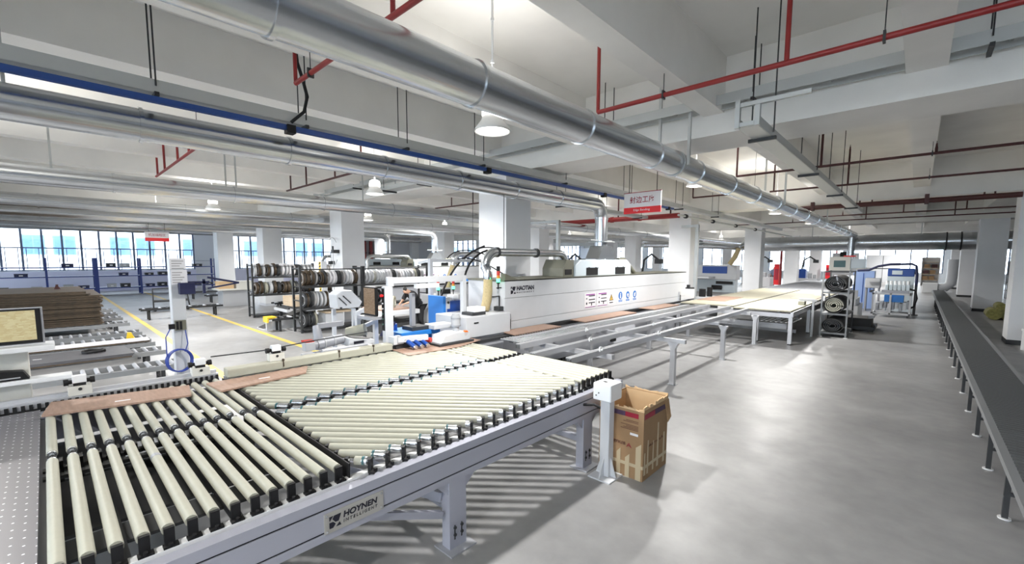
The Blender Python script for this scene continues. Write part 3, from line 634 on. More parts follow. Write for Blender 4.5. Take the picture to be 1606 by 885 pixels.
MB().bar((-5.95,3.6,1.965),(-5.95,5.14,1.965),.08,.1).build('cross_arm', M['white'], t, .01)
MB().bar((-5.95,5.1,2.0),(-5.95,5.1,1.32),.085).build('upright', M['white'], t, .01)
MB().box(-5.94,4.05,1.83,-5.86,4.5,1.9).build('light_bar', M['whiteplastic'], t)
t = thing('cable_gantry', 'tall white tube frame behind the gantry arm with black cables over it', 'machine frame', (-7.2, 5.8, 0))
MB().bar((-7.2,5.31,0),(-7.2,5.31,2.31),.075).bar((-7.2,5.35,2.27),(-7.2,6.82,2.27),.066).bar((-7.2,6.86,0),(-7.2,6.86,2.31),.075).bar((-7.24,5.28,2.27),(-7.4,5.16,2.22),.05).build('tube_frame', M['white'], t)
for k, (a, b) in enumerate((((-7.25,5.6,1.5),(-7.3,6.9,2.6)),((-7.15,6.1,1.6),(-7.1,6.8,2.5)),((-7.3,6.3,2.3),(-7.0,7.3,2.5)),((-7.15,5.7,2.32),(-7.1,6.9,2.36)),((-7.05,5.9,2.3),(-6.95,7.2,1.95)))):
    A, B = Vector(a), Vector(b); mid = (A+B)/2+Vector((0,-.3,.3))
    pts = [A*(1-q)**2+mid*2*q*(1-q)+B*q*q for q in [i/9 for i in range(10)]]
    MB().tube(pts, .022 if k < 2 else .013, n=8, rib=.06 if k < 2 else 0).build('cable', M['black'], t)

# ---------------------------------------------------------------- outfeed rails
t = thing('outfeed_frame', 'aluminium outfeed rails on T shaped legs beside the edge bander', 'outfeed frame', (-4.1, 9.2, 0))
for x, ya, yb in ((-3.45, 4.85, 13.45), (-4.02, 4.75, 13.75), (-4.62, 5.1, 13.8), (-5.05, 5.4, 13.3)):
    mb = MB()
    for dx in (-.045, -.012, .022): mb.box(x+dx, ya, .865, x+dx+.024, yb, .95)
    mb.box(x-.043, ya, .868, x+.044, yb, .935)
    mb.build('rail', M['alu'], t)
    mb = MB()
    for dx in (-.014, .02): mb.box(x+dx-.005, ya, .936, x+dx, yb, .945)
    mb.build('rail_slot', M['dark'], t)
mb = MB()
for i in range(110): mb.cyl((-5.2,5.3+i*.073,.93),(-4.72,5.3+i*.073,.93),.014,n=6)
tag(mb.build('support_roller', M['steel'], t), kind='stuff')
for y in (5.8, 7.8, 10.6, 13.2):
    MB().box(-5.3, y-.04, .79, -2.98 if y == 7.8 else -3.3, y+.04, .862).build('cross_bar', M['alu'], t)
    for x in ((-3.2, -5.0) if y != 5.8 else (-5.0,)):
        if y > 13: x = x+.02
        lg = MB().box(x-.045, y-.045, .012, x+.045, y+.045, .79).box(x-.02,y-.049,.02,x+.02,y+.049,.79).build('leg', M['alu'], t)
        MB().box(x-.08,y-.08,0,x+.08,y+.08,.012).build('foot_plate', M['steel'], lg)
        MB().prism([(x-.1,y-.05,.79),(x+.1,y-.05,.79),(x+.045,y-.05,.68),(x-.045,y-.05,.68)],(0,.1,0)).build('gusset', M['alu'], lg)
for x, y in ((-3.41,5.6),(-3.41,7.6),(-3.98,6.2),(-3.98,8.6),(-4.58,7)): MB().box(x,y-.03,.93,x+.02,y+.03,1.0).cyl((x+.02,y,.96),(x+.05,y,.96),.015,n=8).build('stop_pin', M['whiteplastic'], t)
MB().box(-4.0,6.9,.82,-3.96,7.05,.87).build('sensor', M['black'], t)
MB().box(-4.3,5.6,.12,-3.75,5.64,.3).build('floor_box', M['greywall'], t)

# boards carried on the feed track
def board(label, q, z, th, m='wood', group=None, sticker_at=None, name='board'):
    mb = MB(); n = len(q)
    mb.prism([(x, y, z) for x, y in q], (0, 0, th))
    cx, cy = sum(p[0] for p in q)/n, sum(p[1] for p in q)/n
    o = tag(mb.build(name, M[m], None, base=(cx, cy, z)), label, 'board', group)
    if sticker_at:
        sx, sy, a = sticker_at; c, s_ = math.cos(a), math.sin(a)
        mb = MB(); z1 = z+th
        mb.prism([(sx+u*c*.055-v*s_*.015, sy+u*s_*.055+v*c*.015, z1) for u, v in ((-1,-1),(1,-1),(1,1),(-1,1))], (0,0,.001)); mb.build('paper_label', M['signwhite'], o)
    return o
board('red brown board on the feed track right under the edge bander logo', [(-5.62,5.72),(-5.17,5.62),(-5.17,7.0),(-5.62,7.0)], .951, .018)
board('long red brown board on the feed track below the safety stickers', [(-5.62,7.95),(-5.17,7.85),(-5.17,10.2),(-5.62,10.25)], .951, .018)
board('red brown board on the feed track near the far end of the edge bander', [(-5.62,11.2),(-5.17,11.2),(-5.17,12.9),(-5.62,12.9)], .951, .018)

# ---------------------------------------------------------------- roller table in the foreground
rt = thing('roller_table', 'big grey roller table with cream rollers and a nameplate on its side beam', 'roller table', (-4.1, 2.3, 0))
def roller(p, q, steel0=0, steel1=0, br0=True, br1=True, band=False):
    """cream sleeve from p to q, bare steel for steel0/steel1 metres at its ends, black bracket at an end"""
    p, q = Vector(p), Vector(q); d = (q-p).normalized(); L = (q-p).length; r = .03
    mb = MB(); mb.m = 0
    a, b = p+d*steel0, q-d*steel1
    if (b-a).length < .04: a, b = p+d*L*.3, p+d*L*.7
    mb.cyl(a, b, r, n=14)
    mb.m = 1
    if steel0: mb.cyl(p, a, r-.003, n=14)
    if steel1: mb.cyl(b, q, r-.003, n=14)
    mb.cyl(p-d*.018, p, .012, n=8).cyl(q, q+d*.018, .012, n=8)
    mb.m = 2
    if steel0 > .05: mb.ring(a-d*.012, d, r-.004, r+.001, .014, 14)
    if steel1 > .05: mb.ring(b+d*.012, d, r-.004, r+.001, .014, 14)
    if band: mb.m = 3; c = p+d*L*.7; mb.ring(c, d, r-.003, r+.0015, .05, 14)
    o = mb.build('roller', [M['cream'], M['steel'], M['teal'], M['silverpaint']], rt)
    for e, f, on in ((p, -1, br0), (q, 1, br1)):
        if on:
            c = e+d*f*.02; s_ = Vector((0,0,1)).cross(d)
            m2 = MB(); m2.bar(c-Vector((0,0,.078)), c+Vector((0,0,.02)), .044, .022, up=d).bar(c+d*f*.018+s_*.03-Vector((0,0,.075)), c+d*f*.018-s_*.034-Vector((0,0,.075)), .04, .022).cyl(c+d*f*.03-Vector((0,0,.07)), c+d*f*.034-Vector((0,0,.05)), .01, n=8)
            m2.build('roller_bracket', M['black'], o)
    return o
ZR = .92
for i in range(14):
    y = -.05+.0985*i
    if y > 1.26: break
    roller((-2.72, y, ZR), (-4.235, y, ZR), 0, .03, True, True, band=(i == 5))
    roller((-4.355, y, ZR), (-5.72, y, ZR), .03, 0, False, False)
YD0, YD1, XM = 1.345, 4.0, -4.19
a1 = R(41); c1, s1 = math.cos(a1), math.sin(a1)
sp = .1
# near strip: lines offset along the normal
def clip(x0, x1, y0, y1, px, py, dx, dy):
    t0, t1 = -99, 99
    for lo, hi, p, d in ((x0, x1, px, dx), (y0, y1, py, dy)):
        a, b = (lo-p)/d, (hi-p)/d; t0 = max(t0, min(a, b)); t1 = min(t1, max(a, b))
    return (px+dx*t0, py+dy*t0), (px+dx*t1, py+dy*t1), t1-t0
for k in range(-40, 60):
    ox, oy = -2.62 - s1*sp*k, 1.345 + c1*sp*k
    p, q, L = clip(XM+.05, -2.68, YD0, YD1, ox, oy, c1, s1)
    if L < .1: continue
    endr = q[0] > -2.7
    st = p[0] < XM+.06
    roller((p[0], p[1], ZR), (q[0], q[1], ZR), .1 if st else 0, .09 if (endr and L < 1.5) else (.03 if endr else 0), not st, endr)
for k in range(-40, 60):
    ox, oy = XM-.05 - s1*sp*k, 1.345 + c1*sp*k
    p, q, L = clip(-5.62, XM-.05, YD0, YD1, ox, oy, c1, s1)
    if L < .1: continue
    endr = q[0] > XM-.06
    roller((p[0], p[1], ZR), (q[0], q[1], ZR), 0, .12 if endr else 0, False, endr)
for i in range(7):
    y = 4.07+.095*i
    roller((-2.7, y, ZR), (-4.08, y, ZR), 0, .02)
    roller((-4.2, y, ZR), (-5.2 if i > 1 else -5.4, y, ZR), .02, 0, True, False)
# frame
def profile_beam(x, y0, y1, parent, name):
    pr_ = [(0,.57),(0,.62),(-.012,.62),(-.012,.632),(0,.632),(0,.765),(-.012,.765),(-.012,.777),(0,.777),(0,.84),(-.08,.84),(-.08,.57)]
    return MB().prism([(x+a, y0, z) for a, z in pr_], (0, y1-y0, 0)).build(name, M['beam'], parent)
bm = profile_beam(-2.55, -1.8, 4.72, rt, 'side_beam')
MB().box(-2.561,-1.8,.621,-2.556,4.72,.631).box(-2.561,-1.8,.766,-2.556,4.72,.776).build('groove_shade', M['black'], bm)  # black strips stand in for the shade inside the beam recesses
MB().box(-5.82,-1.8,.62,-5.74,4.6,.84).build('rear_beam', M['beam'], rt)
for y in (-.1, 1.31, 4.03, 4.68): MB().box(-5.74, y-.03, .7, -2.63, y+.03, .83).build('cross_beam', M['silverpaint'], rt)
MB().box(-5.7,1.292,.83,-2.68,1.3,.945).build('divider_strip', M['black'], rt)
for x in (-2.69, -4.3, -4.14 ): MB().box(x-.03,-.1,.82,x+.03,4.68,.845).build('bracket_strip', M['whiteplastic'] if x > -3 else M['dark'], rt)
MB().cyl((-4.29,-.1,.76),(-4.29,4.6,.76),.025,n=12).build('drive_shaft', M['steel'], rt)
mb = MB()
for i in range(14): mb.box(-4.34,-.03+.0985*i,.75,-4.25,.0+.0985*i,.9)
mb.build('drive_belt', M['black'], rt)
MB().box(-5.7,-.08,.58,-3.7,1.25,.6).box(-3.6,-.08,.6,-3.35,1.25,.62).bar((-4.0,.2,.62),(-2.7,.2,.62),.05).bar((-4.0,.75,.62),(-2.7,.75,.62),.05).build('under_roller_shade', M['dark'], rt)  # dark plates added in place of the shadow below the first rollers
MB().box(-4.9,.35,.69,-4.45,1.2,.7).build('drip_plate', M['greywall'], rt)
for y in (2.12, 3.98):
    x = -2.6
    lg = MB().box(x-.05,y-.085,.012,x+.045,y+.085,.57).build('leg', M['beam'], rt)
    MB().prism([(x-.04,y-.085,.57),(x-.04,y-.2,.57),(x-.04,y-.085,.46)],(.07,0,0)).prism([(x-.04,y+.085,.57),(x-.04,y+.2,.57),(x-.04,y+.085,.46)],(.07,0,0)).build('gusset', M['beam'], lg)
    MB().box(x-.1,y-.13,0,x+.12,y+.13,.012).build('foot_plate', M['silverpaint'], lg)
    mb = MB()
    for dy in (-.035, .035): mb.box(x+.045,y+dy-.006,.08,x+.048,y+dy+.006,.2).cyl((x+.045,y+dy,.12),(x+.056,y+dy,.12),.014,n=8).cyl((x+.045,y+dy,.18),(x+.056,y+dy,.18),.014,n=8)
    mb.build('slot_bolt', M['dark'], lg)
    lg = MB().box(-5.82,y-.085,.012,-5.73,y+.085,.62).build('leg', M['beam'], rt)
    MB().box(-5.88,y-.13,0,-5.68,y+.13,.012).build('foot_plate', M['silverpaint'], lg)
    MB().bar((-5.74,y,.3),(-2.65,y,.3),.06).build('leg_tie', M['beam'], rt)
MB().bar((-2.62,1.4,.56),(-2.62,2.0,.3),.05).bar((-4.2,1.2,.68),(-2.66,2.05,.42),.08).build('diagonal_brace', M['beam'], rt)
npl = MB().box(-2.55,1.06,.615,-2.543,1.46,.745).build('nameplate', M['plate'], rt)
for y, z in ((1.075,.63),(1.445,.63),(1.075,.73),(1.445,.73)): MB().cyl((-2.543,y,z),(-2.54,y,z),.008,n=10).build('rivet', M['steel'], npl)
emblem(npl, (-2.5435, 1.09, .643), AY, AZ, .075, M['ink'])
text('lettering', 'HOYNEN', M['ink'], npl, (-2.543, 1.18, .68), AY, AZ, .235, .04, .002, 1.0, .15, .03)
text('small_lettering', 'INTELLIGENT', M['ink'], npl, (-2.543, 1.18, .648), AY, AZ, .235, .02, .002, 1.5, .15)
# perforated air table
t = thing('air_table', 'dark perforated air cushion table at the left end of the rollers', 'table', (-4, -.9, 0))
MB().box(-5.72,-1.8,.9,-2.66,-.11,.93).build('perforated_top', M['perforated'], t)
MB().box(-5.66,-1.75,.845,-2.75,-.15,.9).build('air_chamber', M['dark'], t)
for x in (-5.6,-2.9): 
    for y in (-1.65,-.3): MB().box(x-.05,y-.05,0,x+.05,y+.05,.845).build('leg', M['beam'], t)
# boards on the rollers
zt = ZR+.0305
board('red brown board lying across the roller ends next to the perforated table', [(-5.36,-.1),(-5.13,.9),(-5.55,.96),(-5.8,-.04)], zt, .018, sticker_at=(-5.38,.42,R(80)))
board('red brown board on the rollers beside the start of the cream fence', [(-5.5,1.1),(-5.07,1.14),(-5.2,2.02),(-5.5,2.16)], zt, .018, sticker_at=(-5.28,1.6,R(85)))
board('red brown board under the blue pressure rollers', [(-5.7,3.45),(-5.14,3.4),(-5.1,4.3),(-5.28,4.9),(-5.62,4.9)], zt, .006)
# fence and cream bar
t = thing('alignment_fence', 'aluminium alignment fence with black toothed edge behind the boards', 'fence', (-5.92, .4, .84))
MB().box(-6.0,-1.8,.84,-5.88,1.3,.97).box(-6.0,-1.8,.97,-5.96,1.3,1.0).build('fence_profile', M['alu'], t)
mb = MB()
for i in range(62): mb.box(-5.88,-1.78+i*.05,.91,-5.865,-1.755+i*.05,.955)
mb.box(-5.88,-1.8,.88,-5.87,1.3,.91); mb.build('toothed_edge', M['black'], t)
t = thing('guide_bar', 'long cream rubber guide bar running along the rear of the rollers', 'fence', (-5.66, 2.3, .84))
MB().box(-5.74,1.32,.96,-5.58,3.42,1.06).build('rubber_bar', M['cream'], t, .012)
MB().box(-5.76,1.32,.84,-5.64,3.42,.96).build('bar_support', M['alu'], t)
for y in (1.9, 2.6, 3.1): MB().box(-5.6,y,1.06,-5.57,y+.02,1.085).cyl((-5.585,y+.01,1.06),(-5.575,y+.01,.99),.008,n=6).build('clip', M['brown'], t)
def press(label, x, y, z):
    t = thing('roller_press', label, 'sensor unit', (x, y, z), 'press units on the fence')
    MB().box(x-.05,y-.085,z,x+.05,y+.085,z+.09).build('mounting_block', M['offwhite'], t, .004)
    MB().box(x-.035,y-.05,z+.12,x+.045,y+.05,z+.19).build('white_cover', M['whiteplastic'], t, .005)
    MB().box(x-.03,y-.045,z+.09,x+.035,y+.045,z+.12).build('body', M['black'], t)
    for s_ in (-1, 1): MB().cyl((x,y+s_*.05,z+.13),(x,y+s_*.075,z+.13),.02,n=10).cyl((x,y+s_*.075,z+.13),(x,y+s_*.11,z+.13),.032,n=12).build('knob', M['black'], t)
    MB().cyl((x+.05,y,z+.06),(x+.056,y,z+.06),.015,n=10).build('bolt', M['dark'], t)
press('black and white press unit on the fence behind the leftmost board', -5.94, .16, .97)
press('black and white press unit on the fence next to the blue cable coil', -5.94, 1.14, .97)
press('black and white press unit standing on the cream guide bar', -5.68, 1.86, 1.06)
t = tag(MB().tube([(-5.95,1.25,1.16),(-6.0,1.8,1.14),(-5.9,2.4,1.2),(-5.95,3.3,1.22)],.008,n=6).build('pneumatic_line', M['dark'], None, base=(-5.95,1.25,1.14)), 'thin dark air line stretched between the press unit and the console', 'air line')

# white post with the coiled blue cable
t = thing('operator_post', 'tall white operator post with papers, dark blue box and swing arm', 'post', (-6.7, 1.1, 0))
MB().box(-6.77,1.03,.012,-6.63,1.17,2.3).build('post', M['white'], t, .008)
MB().box(-6.85,.95,0,-6.55,1.25,.012).build('foot_plate', M['silverpaint'], t)
MB().box(-6.63,1.04,1.98,-6.62,1.2,2.16).box(-6.63,1.03,2.17,-6.62,1.19,2.3).build('paper_sheet', M['signwhite'], t)
mb = MB()
for i in range(9): mb.box(-6.62,1.05,2.0+.03*i+(.02 if i > 4 else 0),-6.618,1.13+.02*(i % 3),2.012+.03*i+(.02 if i > 4 else 0))
mb.build('paper_print', M['greyspool'], t)
MB().box(-6.66,1.1,1.86,-6.54,1.26,2.0).build('device_box', M['navy'], t, .006)
MB().bar((-6.6,1.2,2.0),(-6.6,1.42,2.0),.03).bar((-6.6,1.36,1.86),(-6.6,1.36,2.04),.03).bar((-6.6,1.4,2.06),(-6.6,1.75,1.98),.025).bar((-6.6,1.75,1.98),(-6.6,1.4,1.92),.02).build('swing_arm', M['navy'], t)
sb = MB().box(-6.63,1.04,1.42,-6.58,1.15,1.54).build('switch_box', M['olive'], t)
MB().box(-6.6,1.05,1.43,-6.575,1.075,1.53).box(-6.6,1.085,1.43,-6.575,1.11,1.53).box(-6.62,.98,1.44,-6.58,1.04,1.5).build('switch_front', M['black'], sb)
cc = MB()
for i in range(4): cc.tube([(-6.58+.01*i, 1.05+.125*math.cos(R(a))+.006*i, 1.05+.125*math.sin(R(a))*1.1) for a in range(0, 365, 15)], .008, n=6, caps=False)
cc.tube([(-6.6,1.0,1.46),(-6.57,.94,1.35),(-6.57,.94,1.1)],.006,n=6).tube([(-6.6,1.14,1.42),(-6.56,1.15,1.25),(-6.57,1.12,1.15)],.006,n=6)
tag(cc.build('cable_coil', M['cable'], None, base=(-6.58,1.05,.92)), 'coil of dark blue cable hanging on the white operator post', 'cable coil')

# monitor station at the left edge
t = thing('monitor_stand', 'grey monitor stand with a large yellow cutting plan screen', 'monitor', (-6.3, -.45, 0))
MB().box(-6.32,-.62,0,-6.2,-.16,1.44).build('stand_panel', M['offwhite'], t, .01)
MB().box(-6.2,-.62,1.44,-5.9,.02,1.49).build('monitor_shelf', M['whiteplastic'], t, .01)
mo = MB().box(-6.05,-.72,1.5,-6.0,-.04,1.84).build('monitor_bezel', M['silverpaint'], t, .006)
MB().box(-6.0,-.71,1.51,-5.996,-.055,1.83).build('bezel_face', M['black'], mo)
MB().box(-5.996,-.7,1.54,-5.994,-.09,1.815).build('display', M['screen_a'], mo)
MB().cyl((-6.2,-.3,1.2),(-6.19,-.3,1.2),.02).build('blue_button', M['blue'], t)
MB().box(-6.34,-.66,0,-6.1,-.12,.03).build('stand_base', M['silverpaint'], t)
MB().box(-6.2,-.9,1.12,-6.04,.12,1.16).build('desk_top', M['whiteplastic'], t, .006)
MB().box(-6.2,-.86,.03,-6.1,-.66,1.12).build('pedestal', M['offwhite'], t)
t = thing('label_printer', 'small black label printer on the white desk', 'printer', (-6.2, -.3, 1.16))
MB().prism([(-6.18,-.42,1.161),(-6.18,-.16,1.161),(-6.18,-.2,1.24),(-6.18,-.38,1.26)],(.11,0,0)).build('printer_body', M['black'], t, .008)
MB().box(-6.072,-.36,1.18,-6.068,-.22,1.19).build('paper_slot', M['greybox'], t)
# ---------------------------------------------------------------- carton, switch post, sign
t = thing('carton', 'tall open brown cardboard carton with torn top beside the white switch post', 'carton', (-2.22, 4.37, 0))
cx0, cx1, cy0, cy1, ch = -2.47, -1.95, 4.08, 4.66, .76
mb = MB()
mb.box(cx0, cy0, 0, cx1, cy0+.012, ch-.02).box(cx0, cy1-.012, 0, cx1, cy1, ch+.03).box(cx0, cy0+.012, 0, cx0+.012, cy1-.012, ch+.02).box(cx1-.012, cy0+.012, 0, cx1, cy1-.012, ch)
mb.box(cx0+.012, cy0+.012, .0, cx1-.012, cy1-.012, .012)
mb.build('carton_body', M['carton'], t)
random.seed(3)
def ragged(p, q, n, lo, hi, th):
    P, Q = Vector(p), Vector(q); mb = MB()
    for i in range(n):
        a, b = P+(Q-P)*i/n, P+(Q-P)*(i+1)/n; h0, h1 = random.uniform(lo, hi), random.uniform(lo, hi)
        mb.prism([a, b, b+Vector((0,0,h1)), a+Vector((0,0,h0))], th)
    return mb
ragged((cx0,cy0,ch-.02), (cx1,cy0,ch-.02), 9, .0, .03, (0,.011,0)).build('torn_edge', M['cartonin'], t)
ragged((cx1,cy0,ch), (cx1,cy1,ch), 9, .005, .05, (-.011,0,0)).build('torn_edge', M['cartonin'], t)
ragged((cx0,cy1,ch+.03), (cx1,cy1,ch+.03), 9, .0, .03, (0,-.011,0)).build('torn_edge', M['cartonin'], t)
MB().box(cx0+.0125,cy1-.0165,.02,cx1-.0125,cy1-.0125,ch+.02).box(cx0+.0125,cy0+.02,.02,cx0+.0165,cy1-.02,ch+.01).build('inner_lining', M['cartonin'], t)
MB().prism([(cx1,cy1-.09,ch-.02),(cx1,cy1,ch),(cx1+.03,cy1+.012,ch-.2),(cx1+.014,cy1-.03,ch-.26)],(.008,0,0)).build('torn_flap', M['carton'], t)
MB().box(cx0+.02,cy0-.002,ch-.1,cx1-.06,cy0,ch-.05).box(cx1,cy0+.015,ch-.1,cx1+.002,cy1-.02,ch-.045).build('dark_print_band', M['purple'], t)
MB().box(cx1-.21,cy0-.003,ch-.1,cx1-.06,cy0-.002,ch-.05).box(cx1+.002,cy0+.015,ch-.1,cx1+.003,cy0+.25,ch-.045).build('maroon_band', M['maroonink'], t)
mb = MB()
for i, z in enumerate((.62,.605,.57,.555,.54,.525)): mb.box(cx1-.2-.03*(i % 3), cy0-.002, z, cx1-.06, cy0, z+.006)
mb.build('small_print', M['print'], t)
text('carton_logo', 'pasmus', M['print'], t, (cx0+.07, cy0, .33), AX, AZ, .25, .045, .002, 1, 0, .03)
text('carton_logo', 'A', M['maroonink'], t, (cx0+.33, cy0, .33), AX, AZ, .06, .045, .002)
text('carton_logo', 'pasmusA', M['print'], t, (cx1, cy0+.1, .33), AY, AZ, .38, .045, .002)
MB().box(cx1-.15,cy0-.002,.47,cx1-.06,cy0,.495).build('white_label', M['signwhite'], t)
mb = MB()
mb.box(cx0,cy0-.002,.13,cx1,cy0,.165).box(cx1,cy0,.13,cx1+.002,cy1,.165)
for x, h, w_ in ((-2.40,.36,.055),(-2.25,.3,.045),(-2.15,.26,.05),(-2.03,.4,.06)): mb.prism([(x,cy0-.003,.0),(x+w_,cy0-.003,.0),(x+w_,cy0-.003,h),(x,cy0-.003,h-.05)],(0,.002,0))
for y, h, w_ in ((4.1,.3,.04),(4.17,.42,.035),(4.3,.38,.03),(4.4,.55,.045),(4.55,.4,.05)): mb.prism([(cx1+.001,y,.06),(cx1+.001,y+w_,.06),(cx1+.001,y+w_*.8,h),(cx1+.001,y+w_*.3,h)],(.002,0,0))
mb.build('packing_tape', M['tape'], t)
t = thing('switch_post', 'white floor post with a square white switch box on top beside the carton', 'post', (-2.3, 3.95, 0))
MB().box(-2.355,3.9,.015,-2.245,4.0,.87).build('post', M['white'], t, .006)
MB().box(-2.40,3.82,.85,-2.19,4.05,1.03).build('switch_box', M['whiteplastic'], t, .012)
MB().box(-2.33,3.9,1.03,-2.29,3.93,1.034).cyl((-2.36,3.82,.9),(-2.36,3.816,.9),.008,n=8).cyl((-2.33,3.82,.93),(-2.33,3.816,.93),.008,n=8).build('slot', M['dark'], t)
MB().box(-2.43,3.8,0,-2.17,4.07,.015).build('base_plate', M['white'], t)
for a, b in (((-2.355,3.95),(-2.42,3.95)),((-2.245,3.95),(-2.18,3.95)),((-2.3,3.9),(-2.3,3.81)),((-2.3,4.0),(-2.3,4.06))):
    n = Vector((a[1]-b[1], b[0]-a[0], 0)).normalized()*.008
    MB().prism([Vector((*a,.015))-n/2, Vector((*b,.015))-n/2, Vector((*a,.22))-n/2], n).build('gusset', M['white'], t)
tag(MB().tube([(-2.36,3.95,.72),(-2.45,3.93,.75),(-2.6,3.86,.73),(-2.66,3.83,.66),(-2.66,3.84,.5)],.014,n=8).build('power_cable', M['black'], None, base=(-2.5,3.9,.7)), 'short black cable looping from the switch post to the roller table leg', 'cable')
t = thing('hanging_sign', 'white and red hanging sign with large maroon characters', 'sign', (-4.77, 9.5, 3.4))
MB().box(-5.22,9.5,3.52,-4.31,9.53,3.85).build('white_board', M['signwhite'], t)
MB().box(-5.22,9.499,3.38,-4.31,9.53,3.52).build('red_board', M['brightred'], t)
MB().box(-5.23,9.495,3.85,-4.3,9.535,3.865).build('top_rail', M['maroonink'], t)
text('chinese_lettering', '封边工序', M['maroonink'], t, (-5.07,9.5,3.61), AX, AZ, .61, .16, .003, 1.08, 0, .012)
text('english_lettering', 'Edge Banding', M['signwhite'], t, (-4.97,9.499,3.42), AX, AZ, .4, .06, .003)
for x in (-5.1, -4.42): MB().cyl((x,9.515,3.865),(x,9.515,4.75),.008,n=6).cyl((x,9.515,4.75),(x+.1,9.3,5.2),.008,n=6).build('hanging_cord', M['black'], t)
MB().bar((-5.25,9.515,4.76),(-4.25,9.515,4.76),.04).build('cross_bar', M['dark'], t)
t = thing('hanging_sign', 'small white and red sign hanging before the left windows', 'sign', (-24.6, 3.5, 3.1))
MB().box(-24.6,3.05,3.19,-24.57,3.89,3.44).build('white_board', M['signwhite'], t)
MB().box(-24.6,3.05,3.04,-24.57,3.89,3.19).build('red_board', M['brightred'], t)
text('chinese_lettering', '机加编程区', M['maroonink'], t, (-24.57,3.17,3.25), AY, AZ, .6, .13, .003)
for y in (3.2, 3.75): MB().cyl((-24.585,y,3.44),(-24.585,y,5.3),.008,n=6).build('hanging_cord', M['dark'], t)
t = thing('galvanised_post', 'galvanised square post standing by the second white column with a bracket on top', 'post', (-5.9, 16.2, 0))
MB().box(-6.35,17.1,0,-6.23,17.22,3.6).box(-6.9,17.12,3.55,-6.23,17.2,3.65).build('post', M['tray'], t)
t = thing('galvanised_post', 'slim galvanised post behind the hood of the long edge bander', 'post', (-8, 10, 0))
MB().box(-8.3,10.9,0,-8.2,11.0,3.5).box(-9.6,10.92,3.45,-8.2,10.98,3.52).build('post', M['tray'], t)

# ---------------------------------------------------------------- belt table and grey roller bed beyond the rails
t = thing('belt_table', 'cream belt transfer table on aluminium frame beyond the outfeed rails', 'belt table', (-4, 18, 0))
MB().box(-3.87,13.6,.905,-2.42,23.8,.945).build('belt', M['belt'], t, .01)
MB().box(-5.55,13.95,.905,-3.97,23.8,.945).build('belt', M['belt'], t, .01)
MB().box(-3.955,13.9,.88,-3.885,23.8,.93).build('centre_gap', M['dark'], t)
for x in (-2.4, -3.9, -5.58): MB().box(x-.04,13.615,.782,x+.03,23.8,.9).build('side_rail', M['alu'], t)
for y in (13.62, 16.5, 19.5, 23.6): MB().box(-5.57,y+.008,.745,-2.41,y+.06,.86).build('cross_bar', M['alu'], t)
MB().box(-2.375,13.62,.885,-2.365,23.8,.905).build('belt_edge', M['black'], t)
for x in (-2.44, -3.25, -5.5):
    for y in (13.7, 16.4, 19.4, 22.6):
        lg = MB().box(x-.045,y-.045,.03,x+.045,y+.045,.78).build('leg', M['alu'], t)
        MB().cyl((x,y,0),(x,y,.03),.05,n=12).build('foot', M['dark'], lg)
MB().box(-5.4,14.1,.36,-2.6,14.4,.52).box(-5.4,15.4,.1,-2.6,15.5,.2).build('white_cross_panel', M['white'], t)
mb = MB()
for i in range(9): mb.bar((-3.4+.12*i,13.75,.6),(-3.25+.12*i,14.2,.7),.05,.015)
mb.build('slat_row', M['white'], t)
MB().cyl((-3.7,13.9,.8),(-2.6,13.9,.8),.045,n=14).build('end_roller', M['dark'], t)
board('brown board lying on the far belt of the cream belt table', [(-5.5,15.2),(-4.6,15.2),(-4.6,17.3),(-5.5,17.3)], .9455, .01)
board('brown board lying on the near belt of the cream belt table', [(-3.3,18.2),(-2.55,18.2),(-2.55,20.2),(-3.3,20.2)], .9455, .01, 'pine')
t = thing('end_stop_unit', 'white bracketed stop unit on the right edge of the belt table', 'machine unit', (-2.24, 16.8, 0))
MB().bar((-2.24,15.7,0),(-2.24,15.7,1.12),.06).bar((-2.6,15.7,1.1),(-2.15,15.7,1.1),.07).build('bracket', M['white'], t)
MB().bar((-2.24,17.7,0),(-2.24,17.7,1.18),.06).bar((-2.5,17.7,1.16),(-2.1,17.7,1.16),.06).build('bracket', M['white'], t)
MB().box(-2.62,15.6,.95,-2.45,15.9,1.065).build('stop_block', M['cream'], t, .01)
MB().box(-2.3,15.7,.8,-2.18,17.7,.96).build('drive_box', M['black'], t)
t = thing('roller_bed', 'long dark grey roller bed continuing behind the cream belt table', 'roller conveyor', (-4, 30, 0))
MB().box(-5.6,24.2,.84,-5.5,36,.93).box(-2.5,24.2,.84,-2.4,36,.93).build('side_rail', M['alu'], t)
mb = MB()
for i in range(96): mb.cyl((-5.5,24.3+i*.12,.9),(-2.5,24.3+i*.12,.9),.03,n=6)
tag(mb.build('roller', M['silverpaint'], t), kind='stuff')
for y in (24.6, 28, 32, 35.6):
    for x in (-5.55, -2.45): MB().box(x-.04,y-.04,0,x+.04,y+.04,.84).build('leg', M['alu'], t)

